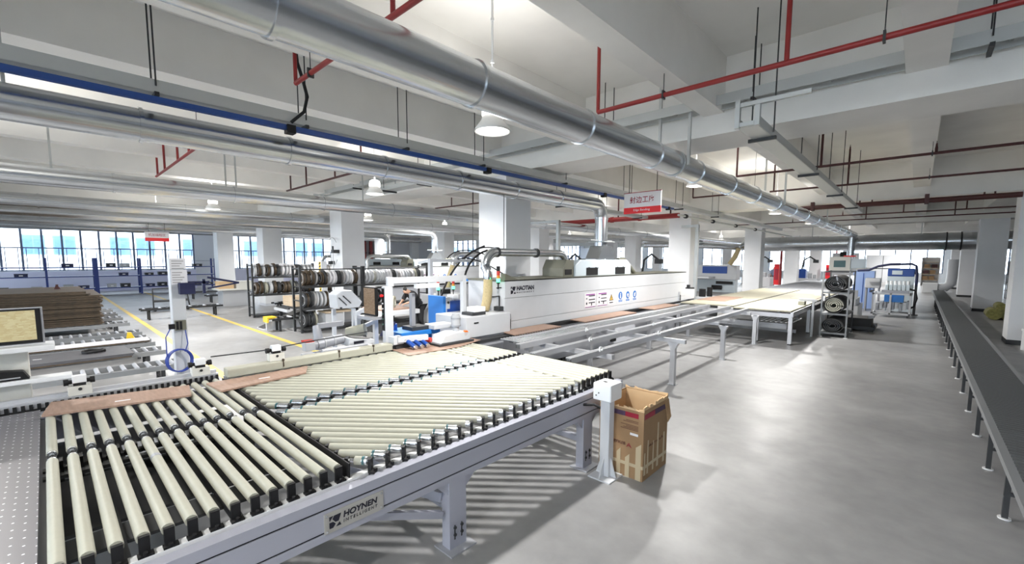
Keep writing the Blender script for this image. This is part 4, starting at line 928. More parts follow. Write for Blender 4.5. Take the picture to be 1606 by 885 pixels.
# ---------------------------------------------------------------- rack of belt rolls
t = thing('roll_rack', 'grey steel shelf rack holding dark rolled belts', 'shelf rack', (-1.8, 16.8, 0))
RX0, RX1, RY0, RY1 = -2.08, -1.45, 16.05, 17.5
for x in (RX0, RX1):
    for y in (RY0, RY1):
        p = MB().box(x-.02,y-.02,.01,x+.02,y+.02,1.98).build('post', M['railgrey'] if y < 17 else M['dark'], t)
        MB().box(x-.05,y-.05,0,x+.05,y+.05,.01).build('foot', M['whiteplastic'], p)
for z in (.14, .72, 1.36): MB().box(RX0-.016,RY0-.016,z-.05,RX1+.016,RY1+.016,z).build('shelf', M['railgrey'], t)
MB().bar((RX0,RY0,1.96),(RX0,RY1,1.96),.03).bar((RX1,RY0,1.96),(RX1,RY1,1.96),.03).bar((RX0,RY1,1.96),(RX1,RY1,1.96),.03).bar((RX0,RY0,1.96),(RX1,RY0,1.96),.03).build('top_rail', M['dark'], t)
def belt_roll(label, cx, cz, r, flat, ends):
    t = thing('belt_roll', label, 'rolled belt', (cx, 16.8, cz-r*flat), 'rolled belts on the rack')
    def loop(rr, y): return [(cx+rr*math.cos(2*math.pi*i/24), y, cz+rr*flat*math.sin(2*math.pi*i/24)) for i in range(24)]
    mb = MB(); o, i_ = loop(r, 16.0), loop(r*.93, 16.0); n = 24; L = 1.5
    o2, i2 = loop(r, 16.0+L), loop(r*.93, 16.0+L)
    mb.add(o+o2, [(i, (i+1) % n, n+(i+1) % n, n+i) for i in range(n)], True).add(i_+i2, [(i, n+i, n+(i+1) % n, (i+1) % n) for i in range(n)], True)
    mb.add(o+i_, [(i, n+i, n+(i+1) % n, (i+1) % n) for i in range(n)]).add(o2+i2, [(i, (i+1) % n, n+(i+1) % n, n+i) for i in range(n)])
    mb.build('outer_layer', M['rubber'], t)
    pts = []
    for k in range(70):
        a = k*.32; q = r*(.88-.0095*k)
        if q < r*.22: break
        pts.append((cx+q*math.cos(a), q*math.sin(a)*flat+cz))
    mb = MB()
    for (a, b), (c, d) in zip(pts, pts[1:]): mb.bar((a,16.02,b),(c,16.02,d),.012,.03)
    for (a, b), (c, d) in zip(pts[::2], pts[2::2]): mb.add([(a,16.03,b),(c,16.03,d),(c,17.4,d),(a,17.4,b)],[(0,1,2,3)])
    mb.build('spiral_end', M[ends], t)
belt_roll('black rolled belt on the top shelf of the grey rack', -1.77, 1.605, .27, .88, 'dark')
belt_roll('rolled belt with cream spiral end on the middle shelf of the grey rack', -1.78, .965, .255, .94, 'cream')
belt_roll('flattened black rolled belt on the bottom shelf of the grey rack', -1.78, .352, .27, .78, 'dark')
t = thing('pallet_truck', 'black pallet load on the floor behind the grey roll rack', 'pallet', (-1.2, 18.6, 0))
MB().box(-1.7,18.0,.06,-.9,19.3,.16).build('deck', M['dark'], t)
MB().box(-1.65,18.1,.16,-1.0,19.1,.42).build('black_load', M['rubber'], t)
MB().box(-1.1,18.3,.42,-.95,18.8,.5).build('grey_top', M['greybox'], t)
for x in (-1.6,-1.0):
    for y in (18.1,19.2): MB().box(x-.06,y-.06,0,x+.06,y+.06,.06).build('wheel_block', M['rubber'], t)
# white workstation behind the rack
t = thing('workstation', 'white machine console with a bright screen behind the grey roll rack', 'workstation', (-2.2, 22, 0))
MB().box(-2.2,21.2,.0,-1.6,23.2,.55).box(-2.1,21.4,.55,-1.7,23.1,.8).build('cabinet', M['white'], t, .01)
MB().box(-2.15,21.4,.8,-1.65,21.5,1.15).build('console_box', M['greybox'], t)
mo = MB().box(-2.45,21.36,1.35,-1.75,21.42,1.75).build('monitor', M['greyspool'], t)
MB().box(-2.42,21.35,1.38,-1.78,21.36,1.72).build('display', M['laptop'], mo)
MB().bar((-2.1,21.45,.8),(-2.1,21.45,1.4),.05).build('monitor_arm', M['dark'], t)
mb = MB()
for i in range(5): mb.cyl((-1.95+.0*i,22.2+i*.3,.8),(-1.95,22.2+i*.3,.95),.05,n=10)
mb.build('nozzle_row', M['dark'], t)
t = thing('cabinet', 'pale blue tall cabinet behind the bright workstation screen', 'cabinet', (-1.9, 26.5, 0))
MB().box(-2.3,26.9,0,-1.5,27.7,1.8).build('cabinet_body', mat('pale blue cabinet paint', (.3, .42, .72), .4), t, .01)
MB().box(-1.92,26.88,.1,-1.89,26.9,1.7).box(-1.65,26.88,.8,-1.62,26.9,1.0).build('door_gap', M['deepblue'], t)
t = thing('dust_collector', 'tall teal and white machine head hanging over the pale blue cabinet', 'machine', (-2.6, 29, 0))
MB().box(-3.5,28.6,1.75,-2.6,29.6,2.5).build('machine_head', M['offwhite'], t, .02)
MB().box(-2.6,28.7,1.9,-2.0,29.4,2.4).build('side_head', M['hoodpaint'], t, .02)
MB().box(-3.3,28.58,1.95,-2.8,28.6,2.3).build('teal_panel', M['teal'], t)
MB().box(-2.35,28.7,0,-1.8,29.5,1.9).build('column_base', M['offwhite'], t)
MB().box(-2.9,28.57,2.5,-2.4,29.2,2.56).build('red_strip', M['brightred'], t)
# white boring head trolley
t = thing('drilling_trolley', 'white framed trolley full of drilling heads with a blue block and hoses', 'machine trolley', (-.7, 24, 0))
X0, X1, Y0, Y1 = -1.35, -.1, 23.4, 24.4
mb = MB()
for x in (X0+.05, -.75, X1-.05):
    for y in (Y0, Y1): mb.bar((x,y,.1),(x,y,.98),.06)
for y in (Y0, Y1): mb.bar((X0,y,.14),(X1,y,.14),.06).bar((X0,y,.95),(X1,y,.95),.06)
for x in (X0+.05, X1-.05): mb.bar((x,Y0,.14),(x,Y1,.14),.06).bar((x,Y0,.95),(x,Y1,.95),.06)
mb.build('frame', M['white'], t)
for x in (X0+.1, X1-.1):
    for y in (Y0+.05, Y1-.05): MB().cyl((x-.02,y,.055),(x+.02,y,.055),.055,n=12).bar((x,y,.06),(x,y,.12),.04).build('caster', M['dark'], t)
MB().box(-.95,23.45,.62,-.35,24.2,.9).build('blue_block', M['blue'], t, .01)
random.seed(5)
for i in range(9):
    x = -1.2+.12*i; z = .25+.05*(i % 3)
    MB().box(x,23.5,z,x+.1,24.1,z+.32).cyl((x+.05,23.5,z+.16),(x+.05,23.42,z+.16),.04,n=10).build('spindle_block', M['white'] if i % 2 else M['silverpaint'], t, .01)
MB().box(-1.05,23.5,.98,-.2,24.2,1.1).build('top_plate', M['silverpaint'], t)
for i in range(6):
    x = -.95+.13*i
    h = MB().box(x,23.55,1.1,x+.1,24.1,1.32).build('drill_head', M['hoodpaint'], t, .01)
    MB().cyl((x+.05,23.75,1.32),(x+.05,23.75,1.47),.048,n=12).build('head_cap', M['whiteplastic'], h)
for i in range(5): MB().tube([(-.22,23.6+.12*i,1.15),(-.02,23.55+.12*i,1.1),(.04,23.5+.1*i,.8),(-.04,23.5+.1*i,.45),(-.16,23.6+.1*i,.38)],.028,n=8).build('black_hose', M['black'], t)
mb = MB()
for i in range(5): mb.cyl((-1.35+.0*i,23.42+i*.2,1.02),(-1.42,23.42+i*.2,1.02),.035,n=10)
mb.build('port_row', M['dark'], t)
t = thing('cable_boom', 'blue grey cable boom arching over the drilling trolley', 'boom', (-1.3, 25, 0))
MB().tube([(-2.0,25,1.85),(-1.6,25,1.88),(-1.3,25,2.05),(-.9,25,2.14),(-.2,25,2.16),(-.06,25,2.08),(-.02,25,1.7),(-.02,25,1.2)],.05,n=10).build('boom_tube', M['navy'], t)
MB().bar((-.02,25,0),(-.02,25,1.3),.09).box(-.15,24.85,0,.11,25.15,.03).build('boom_post', M['dark'], t)
t = thing('spindle_gearbox', 'blue motor block above the drilling trolley, beyond the boom', 'machine unit', (-.6, 26, 0))
MB().box(-1.0,26,1.6,-.1,26.8,1.95).build('blue_housing', M['deepblue'], t, .03)
MB().box(-.85,25.97,1.68,-.5,26,1.86).build('silver_cover', M['hoodpaint'], t)
MB().box(-1.0,26,0,-.1,26.8,1.6).build('stand', M['hoodpaint'], t)
t = thing('grey_tank', 'light grey metal box tank left of the drilling heads', 'tank', (-1.5, 26, 0))
MB().box(-1.75,25.6,1.05,-1.2,26.3,1.5).build('tank_body', M['greybox'], t, .04)
for x in (-1.7,-1.25): MB().box(x-.03,25.7,0,x+.03,26.2,1.05).build('tank_leg', M['silverpaint'], t)

# ---------------------------------------------------------------- long roller conveyor along the right aisle
t = thing('roller_conveyor', 'long narrow dark roller conveyor running down the right aisle', 'roller conveyor', (.95, 18, 0))
ZC = .55
MB().box(.66,2.0,ZC-.06,.72,36,ZC).build('side_rail', M['railgrey'], t)
MB().box(1.2,2.0,ZC-.06,1.26,36,ZC).build('side_rail', M['railgrey'], t)
for i in range(96): MB().cyl((.72,4.4+i*.085,ZC-.02),(1.2,4.4+i*.085,ZC-.02),.03,n=10).build('roller', M['conv'], t)
mb = MB()
for i in range(280): mb.cyl((.72,12.56+i*.085,ZC-.02),(1.2,12.56+i*.085,ZC-.02),.03,n=6)
tag(mb.build('roller', M['conv'], t), kind='stuff')
MB().box(.73,20,ZC-.005,1.19,36,ZC+.002).build('green_belt', M['green'], t)
for i in range(21):
    y = 4.45+1.27*i
    lg = MB().box(.69,y-.02,.012,.73,y+.02,ZC-.06).box(1.19,y-.02,.012,1.23,y+.02,ZC-.06).box(.69,y-.015,.22,1.23,y+.015,.25).build('leg', M['dark'], t)
    MB().cyl((.71,y,0),(.71,y,.012),.045,n=10).cyl((1.21,y,0),(1.21,y,.012),.045,n=10).cyl((.71,y,.012),(.71,y,.1),.012,n=6).build('foot', M['whiteplastic'], lg)
tag(MB().box(2.9,25.2,0,3.4,26.4,.45).cyl((2.3,25.3,.22),(2.3,26.3,.22),.22,n=14).cyl((2.65,25.4,.2),(2.65,26.4,.2),.2,n=14).cyl((2.48,25.35,.5),(2.48,26.3,.5),.16,n=14).build('wrapped_bundle', M['bundle'], None, base=(2.6,25.8,0)), 'olive wrapped bundle lying on the floor beside the right column', 'bundle')
t = thing('wire_rack', 'thin black wire rack far away between the two right columns', 'wire rack', (4.4, 40, 0))
mb = MB()
for x in (4.0, 4.5, 5.0):
    for y in (39.6, 40.2): mb.bar((x,y,0),(x,y,2.3),.04)
mb.build('post', M['dark'], t)
for z in (.5, 1.0, 1.5, 2.0): MB().box(3.95,39.55,z,5.05,40.25,z+.03).build('shelf', M['dark'], t)
for x, z, c in ((4.05,.53,'white'),(4.45,1.03,'signwhite'),(4.2,1.53,'greyspool')): tag(MB().prism([(x,39.7,z+.004),(x+.3,39.7,z+.004),(x+.26,39.7,z+.3),(x+.03,39.7,z+.26)],(0,.35,0)).build('storage_box', M[c], None, base=(x,39.7,z)), 'pale box on the %s shelf of the far wire rack' % {.53: 'lowest', 1.03: 'second', 1.53: 'third'}[z], 'box', 'boxes on the far wire rack')
tag(MB().cyl((2.15,17.2,0),(2.15,17.2,.5),.07,n=14).cyl((2.15,17.2,.5),(2.15,17.2,.56),.085,n=14).build('bollard', M['colwall'], None, base=(2.15,17.2,0)), 'short pale bollard at the foot of the nearest right column', 'bollard')
# far end: work bench, book shelf, white bent duct, ladders
t = thing('storage_shelf', 'tall open storage shelf with boxes at the far end of the aisle', 'shelf rack', (1, 56, 0))
MB().box(.2,56,0,.26,56.6,2.6).box(1.4,56,0,1.46,56.6,2.6).box(.26,56.55,0,1.4,56.6,2.6).build('side_panel', M['whiteplastic'], t)
for z in (.5,1.05,1.6,2.15,2.58): MB().box(.26,56,z,1.4,56.55,z+.04).build('shelf', M['pine'], t)
for k, (x, z, c) in enumerate(((.32,.54,'carton'),(.75,.54,'carton'),(.35,1.09,'maroon'),(.8,1.09,'carton'),(.4,1.64,'carton'),(.9,1.64,'maroon'))):
    tag(MB().box(x,56.05,z+.003,x+.38,56.5,z+.34).box(x+.1,56.04,z+.1,x+.28,56.05,z+.2).build('storage_box', M[c], None, base=(x,56.05,z-.005)), '%s box on the %s of the far storage shelf, %s' % ('brown' if c == 'carton' else 'dark red', {.54: 'bottom', 1.09: 'middle', 1.64: 'top row'}[z], 'left side' if x < .6 else 'right side'), 'box', 'boxes on the far storage shelf')
t = thing('work_bench', 'low work bench with a dark monitor at the far end of the aisle', 'work bench', (-1.0, 57, 0))
MB().box(-1.9,56.6,.72,0,57.4,.78).build('bench_top', M['pine'], t)
for x in (-1.85,-.05):
    for y in (56.65,57.35): MB().box(x-.03,y-.03,0,x+.03,y+.03,.72).build('leg', M['dark'], t)
tag(MB().box(-.9,56.9,1.0,-.1,56.95,1.5).box(-.55,56.92,.82,-.45,56.98,1.0).box(-.7,56.8,.78,-.3,57.05,.82).build('monitor', M['black'], None, base=(-.5,56.9,.78)), 'small dark monitor on the far work bench', 'monitor')
t = thing('bent_duct', 'large white bent duct rising to the largest duct on the right', 'duct', (1.8, 44, 0))
MB().tube([(1.0,44,.36),(1.5,44,.4),(1.75,44,.7),(1.8,44,1.3),(1.8,44,2.4)],.3,n=18).build('duct_bend', M['white'], t)
MB().box(.3,43.6,0,1.1,44.4,.68).build('duct_foot', M['whiteplastic'], t, .02)
t = thing('partition_cabinet', 'white wall cabinet against the far windows', 'cabinet', (-3, 62, 0))
MB().box(-4.2,61,0,-1.4,61.7,2.9).build('cabinet_body', M['white'], t)
MB().box(-4.2,60.97,1.42,-1.4,61,1.5).box(-2.82,60.98,.1,-2.78,61,2.8).build('door_gap', M['dark'], t)
# ---------------------------------------------------------------- roller tracks and board stacks on the left
def make_track():
    t = thing('roller_track', 'x', 'roller track', (0, 0, 0), 'floor level roller tracks')
    MB().box(-.3,0,.27,-.26,4.8,.36).box(.26,0,.27,.3,4.8,.36).build('side_rail', M['railgrey'], t)
    rm = None
    for i in range(28):
        y = .08+i*.17
        if rm is None: rm = MB().cyl((-.26,0,.345),(.26,0,.345),.034,n=10).build('roller', M['silverpaint'], t); rm.location.y = y
        else: c = rm.copy(); COL.objects.link(c); c.location.y = y
    for y in (.3, 2.4, 4.5): MB().box(-.29,y-.03,0,-.24,y+.03,.27).box(.24,y-.03,0,.29,y+.03,.27).box(-.24,y-.02,.1,.24,y+.02,.14).build('leg', M['dark'], t)
    return t
tr0 = make_track()
ords = ['nearest', 'second', 'third', 'fourth', 'fifth', 'sixth', 'seventh', 'eighth', 'ninth']
for i, x in enumerate((-10.2, -11.9, -13.2, -14.0, -15.2, -17.6, -19.3, -20.8, -22.4)):
    o = tr0 if i == 0 else copy_tree(tr0)
    o.location = (x, -3.15, 0); o['label'] = '%s floor level roller track behind the fence on the left' % ords[i] if i else 'floor level roller track nearest the fence on the left'
for k in range(3):
    board(['lowest', 'middle', 'top'][k]+' slate grey board in the flat pile on the roller tracks', [(-12.15,-2.6+.03*k),(-11.1,-2.6),(-11.1,1.05+.02*k),(-12.15,1.05)], .381+.026*k, .024, 'slate' if k else 'brown', 'slate grey boards on the tracks', (-11.6,-.2,R(88)) if k == 2 else None)
t = tag(MB().tube([(-11.7+.12*math.cos(a*.7)*(1+.1*(a % 3)), .55+.16*math.sin(a*.7), .475+.008*(a % 4)) for a in range(28)],.02,n=6).build('cable_bundle', M['black'], None, base=(-11.7,.55,.46)), 'black cable bundle lying on the slate grey boards', 'cable')
for k in range(2): board(('upper' if k else 'lower')+' long brown and white board across the tracks behind the slate boards', [(-13.3,-2.6),(-12.9,-2.6),(-12.9,1.55),(-13.3,1.55)], .381+.03*k, .028, 'brown' if k == 0 else 'signwhite', 'long boards behind the slate pile')
for y, lab in ((-.55,'yellow corner clip on the roller tracks beside the monitor'), (1.2,'yellow corner clip on the roller tracks farther right')):
    tag(MB().prism([(-13.5,y,.381),(-13.5,y+.16,.381),(-13.5,y+.1,.55),(-13.5,y+.03,.56)],(-.05,0,0)).prism([(-13.55,y+.16,.381),(-13.3,y+.16,.381),(-13.3,y+.12,.381),(-13.55,y+.12,.45)],(0,.01,.02)).build('corner_clip', M['bright_yellow'], None, base=(-13.5,y,.381)), lab, 'clip')
random.seed(11)
for k in range(34):
    dy = random.uniform(-.05,.05); dx = random.uniform(-.04,.04); e = .25 if k > 29 else 0
    board('dark brown board in the tall stack on the roller tracks', [(-20.6+dx,-4+dy),(-17.3+dx,-4+dy),(-17.3+dx,1.05+dy-e),(-20.6+dx,1.05+dy-e)], .381+.0285*k, .026, 'brown', 'dark brown boards in the tall stack')
for k in range(9): board('dark board in the second stack behind the tall brown stack', [(-24.2,-4),(-21.8,-4),(-21.8,-1.2-.02*(k % 3)),(-24.2,-1.2)], .381+.125*k, .12, 'brown', 'dark boards in the second stack')
tag(MB().prism([(-19,.15,1.36),(-19,.3,1.36),(-19,.24,1.46),(-19,.19,1.47)],(.1,0,0)).cyl((-18.95,.22,1.46),(-18.95,.22,1.5),.03).build('tape_gun', M['maroon'], None, base=(-19,.2,1.35)), 'small dark red tape gun on top of the tall brown stack', 'tool')

# blue storage racks in front of the left windows
def blue_rack(label, y0, n):
    t = thing('storage_rack', label, 'storage rack', (-37, y0, 0), 'blue storage racks by the windows')
    for i in range(n+1):
        y = y0+2.05*i
        MB().box(-37.06,y-.05,0,-36.96,y+.05,2.3).box(-38.0,y-.05,0,-37.9,y+.05,2.3).bar((-37,y,.5),(-37.95,y,1.1),.04).build('upright', M['rackblue'], t)
    for z in (.46, 1.2, 1.75):
        MB().box(-37.04,y0,z-.06,-36.98,y0+2.05*n,z).box(-37.98,y0,z-.06,-37.92,y0+2.05*n,z).build('beam', M['rackblue'], t)
        MB().box(-37.92,y0,z-.02,-37.04,y0+2.05*n,z).build('shelf_deck', M['greywall'], t)
    MB().box(-37.02,y0,2.12,-37.0,y0+2.05*n,2.145).build('top_rail', M['mullion'], t)
blue_rack('blue storage rack below the left windows behind the tall brown stack', -4.05, 3)
blue_rack('blue storage rack below the left windows from the operator post to the window column', 2.2, 3)
random.seed(4); k = 0
for z in (.46, 1.2, 1.75):
    for i in range(20):
        y = -3.8+.64*i+random.uniform(-.05,.05)
        if 1.6 < y < 2.6 or any(abs(y+.25-(y0_+2.05*q)) < .3 for y0_ in (-4.05, 2.2) for q in range(4)) or random.random() < (.08 if z < .6 else .5): continue
        h = random.uniform(.14,.24); w_ = random.uniform(.4,.52)
        lv = {.46: 'bottom', 1.2: 'middle', 1.75: 'top'}[z]
        c = random.choice(['navy', 'dark', 'greybox', 'dark'])
        o = MB().box(-37.5,y,z+.003,-36.98,y+w_,z+h).box(-37.52,y-.015,z+h-.03,-36.96,y+w_+.015,z+h).build('storage_bin', M[c], None, base=(-37.2,y,z))
        MB().box(-36.98,y+w_*.35,z+h*.3,-36.976,y+w_*.65,z+h*.6).build('paper_label', M['signwhite'], o)
        tag(o, '%s storage bin on the %s shelf of the blue rack by the windows' % ({'navy': 'dark blue', 'dark': 'dark grey', 'greybox': 'mid grey'}[c], lv), 'bin', '%s bins on the %s shelf by the windows' % (c, lv)); k += 1

# low roller benches and small carts in the walkway
def bench(label, x, y0, L, h, w_=.45, n=10):
    t = thing('roller_bench', label, 'roller bench', (x, y0, 0), 'low roller benches')
    MB().box(x-w_/2,y0,h-.07,x-w_/2+.04,y0+L,h).box(x+w_/2-.04,y0,h-.07,x+w_/2,y0+L,h).build('side_rail', M['dark'], t)
    for i in range(n): MB().cyl((x-w_/2+.04,y0+L*(i+.5)/n,h-.01),(x+w_/2-.04,y0+L*(i+.5)/n,h-.01),.032,n=10).build('roller', M['dark'] if i % 2 else M['alu'], t)
    for y in (y0+.25, y0+L-.25): MB().box(x-.18,y-.03,0,x-.12,y+.03,h-.07).box(x+.12,y-.03,0,x+.18,y+.03,h-.07).box(x-.18,y-.02,h-.12,x+.18,y+.02,h-.07).build('leg', M['dark'], t)
bench('low dark roller bench in the walkway behind the operator post', -21, 2.3, 2.6, .42, n=11)
bench('low roller bench right of the first one before the back spool rack', -20.2, 6.6, 1.6, .42, n=6)
bench('far low roller bench near the blue racks, upper one', -30, 5.4, 2.8, .42, n=8)
bench('far low roller bench near the blue racks, lower one', -27, 5.6, 2.2, .4, n=8)
t = thing('hand_trolley', 'black tube hand trolley standing in the walkway right of the operator post', 'trolley', (-24, 4, 0))
MB().tube([(-24,3.1,.06),(-24,3.1,.98),(-24,4.1,1.0),(-24,4.24,.95),(-24,4.3,.8),(-24,4.38,.06)],.03,n=8).tube([(-24,3.1,.45),(-24,4.32,.45)],.05,n=8).build('tube_frame', M['dark'], t)
MB().box(-24.4,3.0,.08,-23.9,4.45,.12).build('deck', M['dark'], t)
for x in (-24.3,-24.0):
    for y in (3.15,4.3): MB().cyl((x-.02,y,.05),(x+.02,y,.05),.05,n=10).build('wheel', M['rubber'], t)
t = thing('packing_table', 'grey box bench with a white top left of the back spool rack', 'bench', (-24.5, 6.8, 0))
MB().box(-25.0,5.7,.0,-24.1,6.9,.78).build('cabinet', M['greybox'], t, .01)
MB().box(-25.2,5.5,.78,-23.95,7.05,.86).build('top', M['offwhite'], t)
tag(MB().box(-24.7,5.55,.861,-24.0,6.15,1.16).box(-24.72,5.53,1.16,-23.98,6.17,1.2).build('box', M['cartonin'], None, base=(-24.3,6,.86)), 'pinkish brown box on the grey box bench', 'box')
tag(MB().box(-24.7,6.25,.861,-24.0,7.0,1.16).box(-24.72,6.23,1.16,-23.98,7.02,1.2).build('box', M['offwhite'], None, base=(-24.3,7,.86)), 'cream white box on the grey box bench', 'box')

# ---------------------------------------------------------------- spool racks
def spool_rack(label, x, y0, y1, shelves, top):
    t = thing('spool_rack', label, 'spool rack', (x, (y0+y1)/2, 0), 'black spool racks')
    for y in (y0, y1):
        for xx in (x-.55, x): MB().box(xx-.03,y-.03,.0,xx+.03,y+.03,top).build('post', M['dark'], t)
        MB().bar((x-.55,y,top-.06),(x,y,top-.06),.04).bar((x-.55,y,1.0),(x,y,1.0),.035).bar((x-.55,y,.4),(x,y,.4),.035).build('end_rung', M['dark'], t)
    for z in shelves:
        MB().box(x-.03,y0,z-.05,x+.03,y1,z).box(x-.58,y0,z-.05,x-.52,y1,z).box(x-.52,y0,z-.02,x-.03,y1,z).build('shelf', M['dark'], t)
    MB().bar((x+.02,y0,top-.1),(x+.02,y1,top-.1),.022).bar((x-.58,y0,top-.1),(x-.58,y1,top-.1),.022).build('top_bar', M['dark'], t)
spool_rack('nearest black spool rack, left of the white hopper', -13.8, 5.3, 7.32, (.12, .75, 1.44), 2.06)
spool_rack('black spool rack right of the nearest one, behind the console screen', -13.8, 7.4, 10.0, (.12, .75, 1.44), 2.06)
spool_rack('black spool rack farther back, left of the nearest one', -18.8, 5.45, 9.0, (.09, .88, 1.58), 2.1)
spool_meshes = {}
def spool(x, y, z, r, wd, c, tilt, label, group):
    """one coil of edge band standing on a shelf, its hole along y"""
    key = (c, r, wd)
    if key not in spool_meshes:
        o = MB().ring((0,0,r),(0,1,0),r*.45,r,wd,28).build('edge_band_coil', M[c])
        for s_ in (1, -1): MB().ring((0,s_*(wd/2+.001),r),(0,1,0),r*.62,r*.68,.004,28).build('wrap_line', M['white' if c != 'white' else 'greyspool'], o)
        spool_meshes[key] = o
    else: o = copy_tree(spool_meshes[key])
    o.location = (x, y, z); o.rotation_euler = (tilt, 0, random.uniform(-.1, .1)); tag(o, label, 'edge band coil', group)
names = {'white': 'white', 'signwhite': 'pale grey', 'brown': 'dark brown', 'dark': 'black', 'cream': 'cream', 'greyspool': 'grey', 'wood': 'red brown'}
def fill(x, y0, y1, z, n, pal, where, r=(.245,.235,.22)):
    for i in range(n):
        c = random.choice(pal); rr = random.choice(r); y = y0+(y1-y0)*(i+.5)/n
        spool(x+random.uniform(-.05,.05), y, z+.014, rr, (y1-y0)/n*.56, c, random.uniform(-.05,.05), '%s edge band coil on %s' % (names[c], where), '%s coils on %s' % (names[c], where))
random.seed(21)
fill(-14.05, 5.4, 7.25, 1.44, 20, ['white','brown','signwhite','dark','white','greyspool','signwhite'], 'the top shelf of the nearest spool rack')
fill(-14.05, 5.4, 6.5, .75, 11, ['brown','dark','white','greyspool','dark'], 'the middle shelf of the nearest spool rack', (.25,.23))
fill(-14.05, 5.4, 5.85, .12, 4, ['dark','cream','dark'], 'the bottom shelf of the nearest spool rack', (.25,))
fill(-14.05, 7.5, 9.9, 1.44, 24, ['white','signwhite','cream','white','white','signwhite','greyspool','dark'], 'the top shelf of the rack behind the screen', (.25,.24,.22))
fill(-14.05, 7.5, 8.1, .75, 6, ['brown','dark','dark'], 'the middle shelf of the rack behind the screen', (.25,.23))
fill(-19.05, 5.55, 8.9, 1.58, 24, ['white','brown','signwhite','greyspool','dark','white'], 'the top shelf of the back spool rack', (.26,.24))
fill(-19.05, 5.55, 8.9, .88, 20, ['white','brown','dark','cream','dark'], 'the middle shelf of the back spool rack', (.26,.24))
tag(MB().box(-14.25,6.0,.13,-13.7,6.6,.55).box(-14.2,6.02,.55,-13.72,6.58,.57).build('box', M['white'], None, base=(-14,6.3,.12)), 'white box on the bottom shelf of the nearest spool rack', 'box')
for k in range(4): board('thin plywood sheet on the white box in the spool rack', [(-14.3,5.98+.01*k),(-13.65,5.98),(-13.65,6.95),(-14.3,6.95)], .571+.012*k, .01, 'pine', 'plywood sheets on the white box')
for k in range(9): board('plywood board in the pile between the two spool racks', [(-17.9,6.2+.02*(k % 2)),(-16.8,6.2),(-16.8,8.8),(-17.9,8.8)], .52+.04*k, .037, 'pine', 'plywood boards in the pile')
t = thing('pallet_cart', 'white low cart carrying the plywood pile between the spool racks', 'cart', (-16.5, 7.4, 0))
MB().box(-18.0,5.9,.34,-16.68,8.9,.44).build('deck', M['white'], t, .01)
mb = MB()
for i in range(14): mb.cyl((-17.95,6+.2*i,.475),(-16.72,6+.2*i,.475),.035,n=8)
mb.build('roller', M['dark'], t)
for x in (-17.85,-16.8):
    for y in (6.1,8.7): MB().box(x-.05,y-.05,0,x+.05,y+.05,.34).build('leg', M['dark'], t)
t = thing('chute', 'black and white sloping chute on the floor between the spool racks', 'chute', (-15.6, 5.4, 0))
MB().prism([(-15.9,4.7,.03),(-15.9,5.1,.03),(-15.9,6.1,.5),(-15.9,5.9,.52)],(.5,0,0)).build('slope', M['rubber'], t)
MB().box(-16.0,4.7,0,-15.3,5.2,.03).box(-15.3,4.75,.0,-15.2,6,.28).build('white_base', M['white'], t)
bench('low bench with yellow end in front of the nearest spool rack', -14.9, 4.75, 1.7, .42, .5, 7)
tag(MB().box(-15.1,4.62,.42,-14.7,4.9,.47).box(-15.1,4.62,.3,-14.7,4.66,.42).build('end_guard', M['bright_yellow'], None, base=(-14.9,4.7,.3)), 'yellow end guard on the low bench by the spool rack', 'guard')

# ---------------------------------------------------------------- return unit between the rack and the guide bar
t = thing('edge_return_unit', 'silver drive unit with red capped motor and white cover behind the cream guide bar', 'machine unit', (-6.3, 3, 0))
MB().box(-6.6,2.5,0,-5.95,3.4,.9).build('base', M['greybox'], t)
mo = MB().cyl((-6.3,2.62,1.06),(-6.3,3.0,1.1),.075,n=18).cyl((-6.3,2.56,1.06),(-6.3,2.62,1.06),.06,n=18).build('motor', M['silverpaint'], t)
MB().ring((-6.3,2.72,1.07),AY,.074,.085,.02).ring((-6.3,2.86,1.085),AY,.074,.085,.02).build('motor_fin', M['greybox'], mo)
MB().box(-6.34,2.42,1.0,-6.2,2.56,1.12).build('gearbox', M['greybox'], t, .01)
MB().box(-6.35,2.42,1.12,-6.22,2.55,1.145).build('red_cap', M['redlens'], t)
MB().prism([(-6.1,3.02,1.12),(-6.1,3.42,1.06),(-6.1,3.42,1.0),(-6.1,3.0,1.0)],(-.4,0,0)).build('white_cover', M['white'], t, .01)
MB().box(-6.094,3.08,1.03,-6.09,3.24,1.07).build('cover_print', M['ink'], t)
MB().prism([(-6.12,3.1,1.113),(-6.12,3.36,1.075),(-6.42,3.36,1.075),(-6.42,3.1,1.113)],(0,0,.006)).build('dark_window', M['black'], t)
MB().box(-6.28,2.55,.9,-5.9,3.4,.97).cyl((-6.1,2.6,1.0),(-6.1,3.3,1.0),.02).build('linkage', M['alu'], t)
MB().tube([(-6.55,2.72,1.3),(-6.5,2.72,1.15),(-6.5,2.75,.95)],[.05,.065,.07],n=14).box(-6.58,2.75,1.26,-6.5,3.12,1.33).build('grey_bottle', M['silverpaint'], t)
MB().cyl((-6.95,3.4,1.05),(-6.75,3.62,1.12),.1,n=18).build('cream_roll', M['cream'], t)
t = thing('white_hopper', 'white slant fronted hopper on a white tubular stand', 'hopper', (-7.5, 3.6, 0))
MB().prism([(-7.4,3.46,1.42),(-7.4,3.86,1.42),(-7.4,3.93,1.52),(-7.4,3.72,1.74),(-7.4,3.54,1.74),(-7.4,3.44,1.67)],(-.32,0,0)).build('hopper_body', M['white'], t, .015)
MB().bar((-7.39,3.48,1.62),(-7.39,3.62,1.48),.03,.01).bar((-7.39,3.56,1.65),(-7.39,3.7,1.51),.03,.01).box(-7.4,3.5,1.42,-7.395,3.54,1.45).build('slot', M['dark'], t)
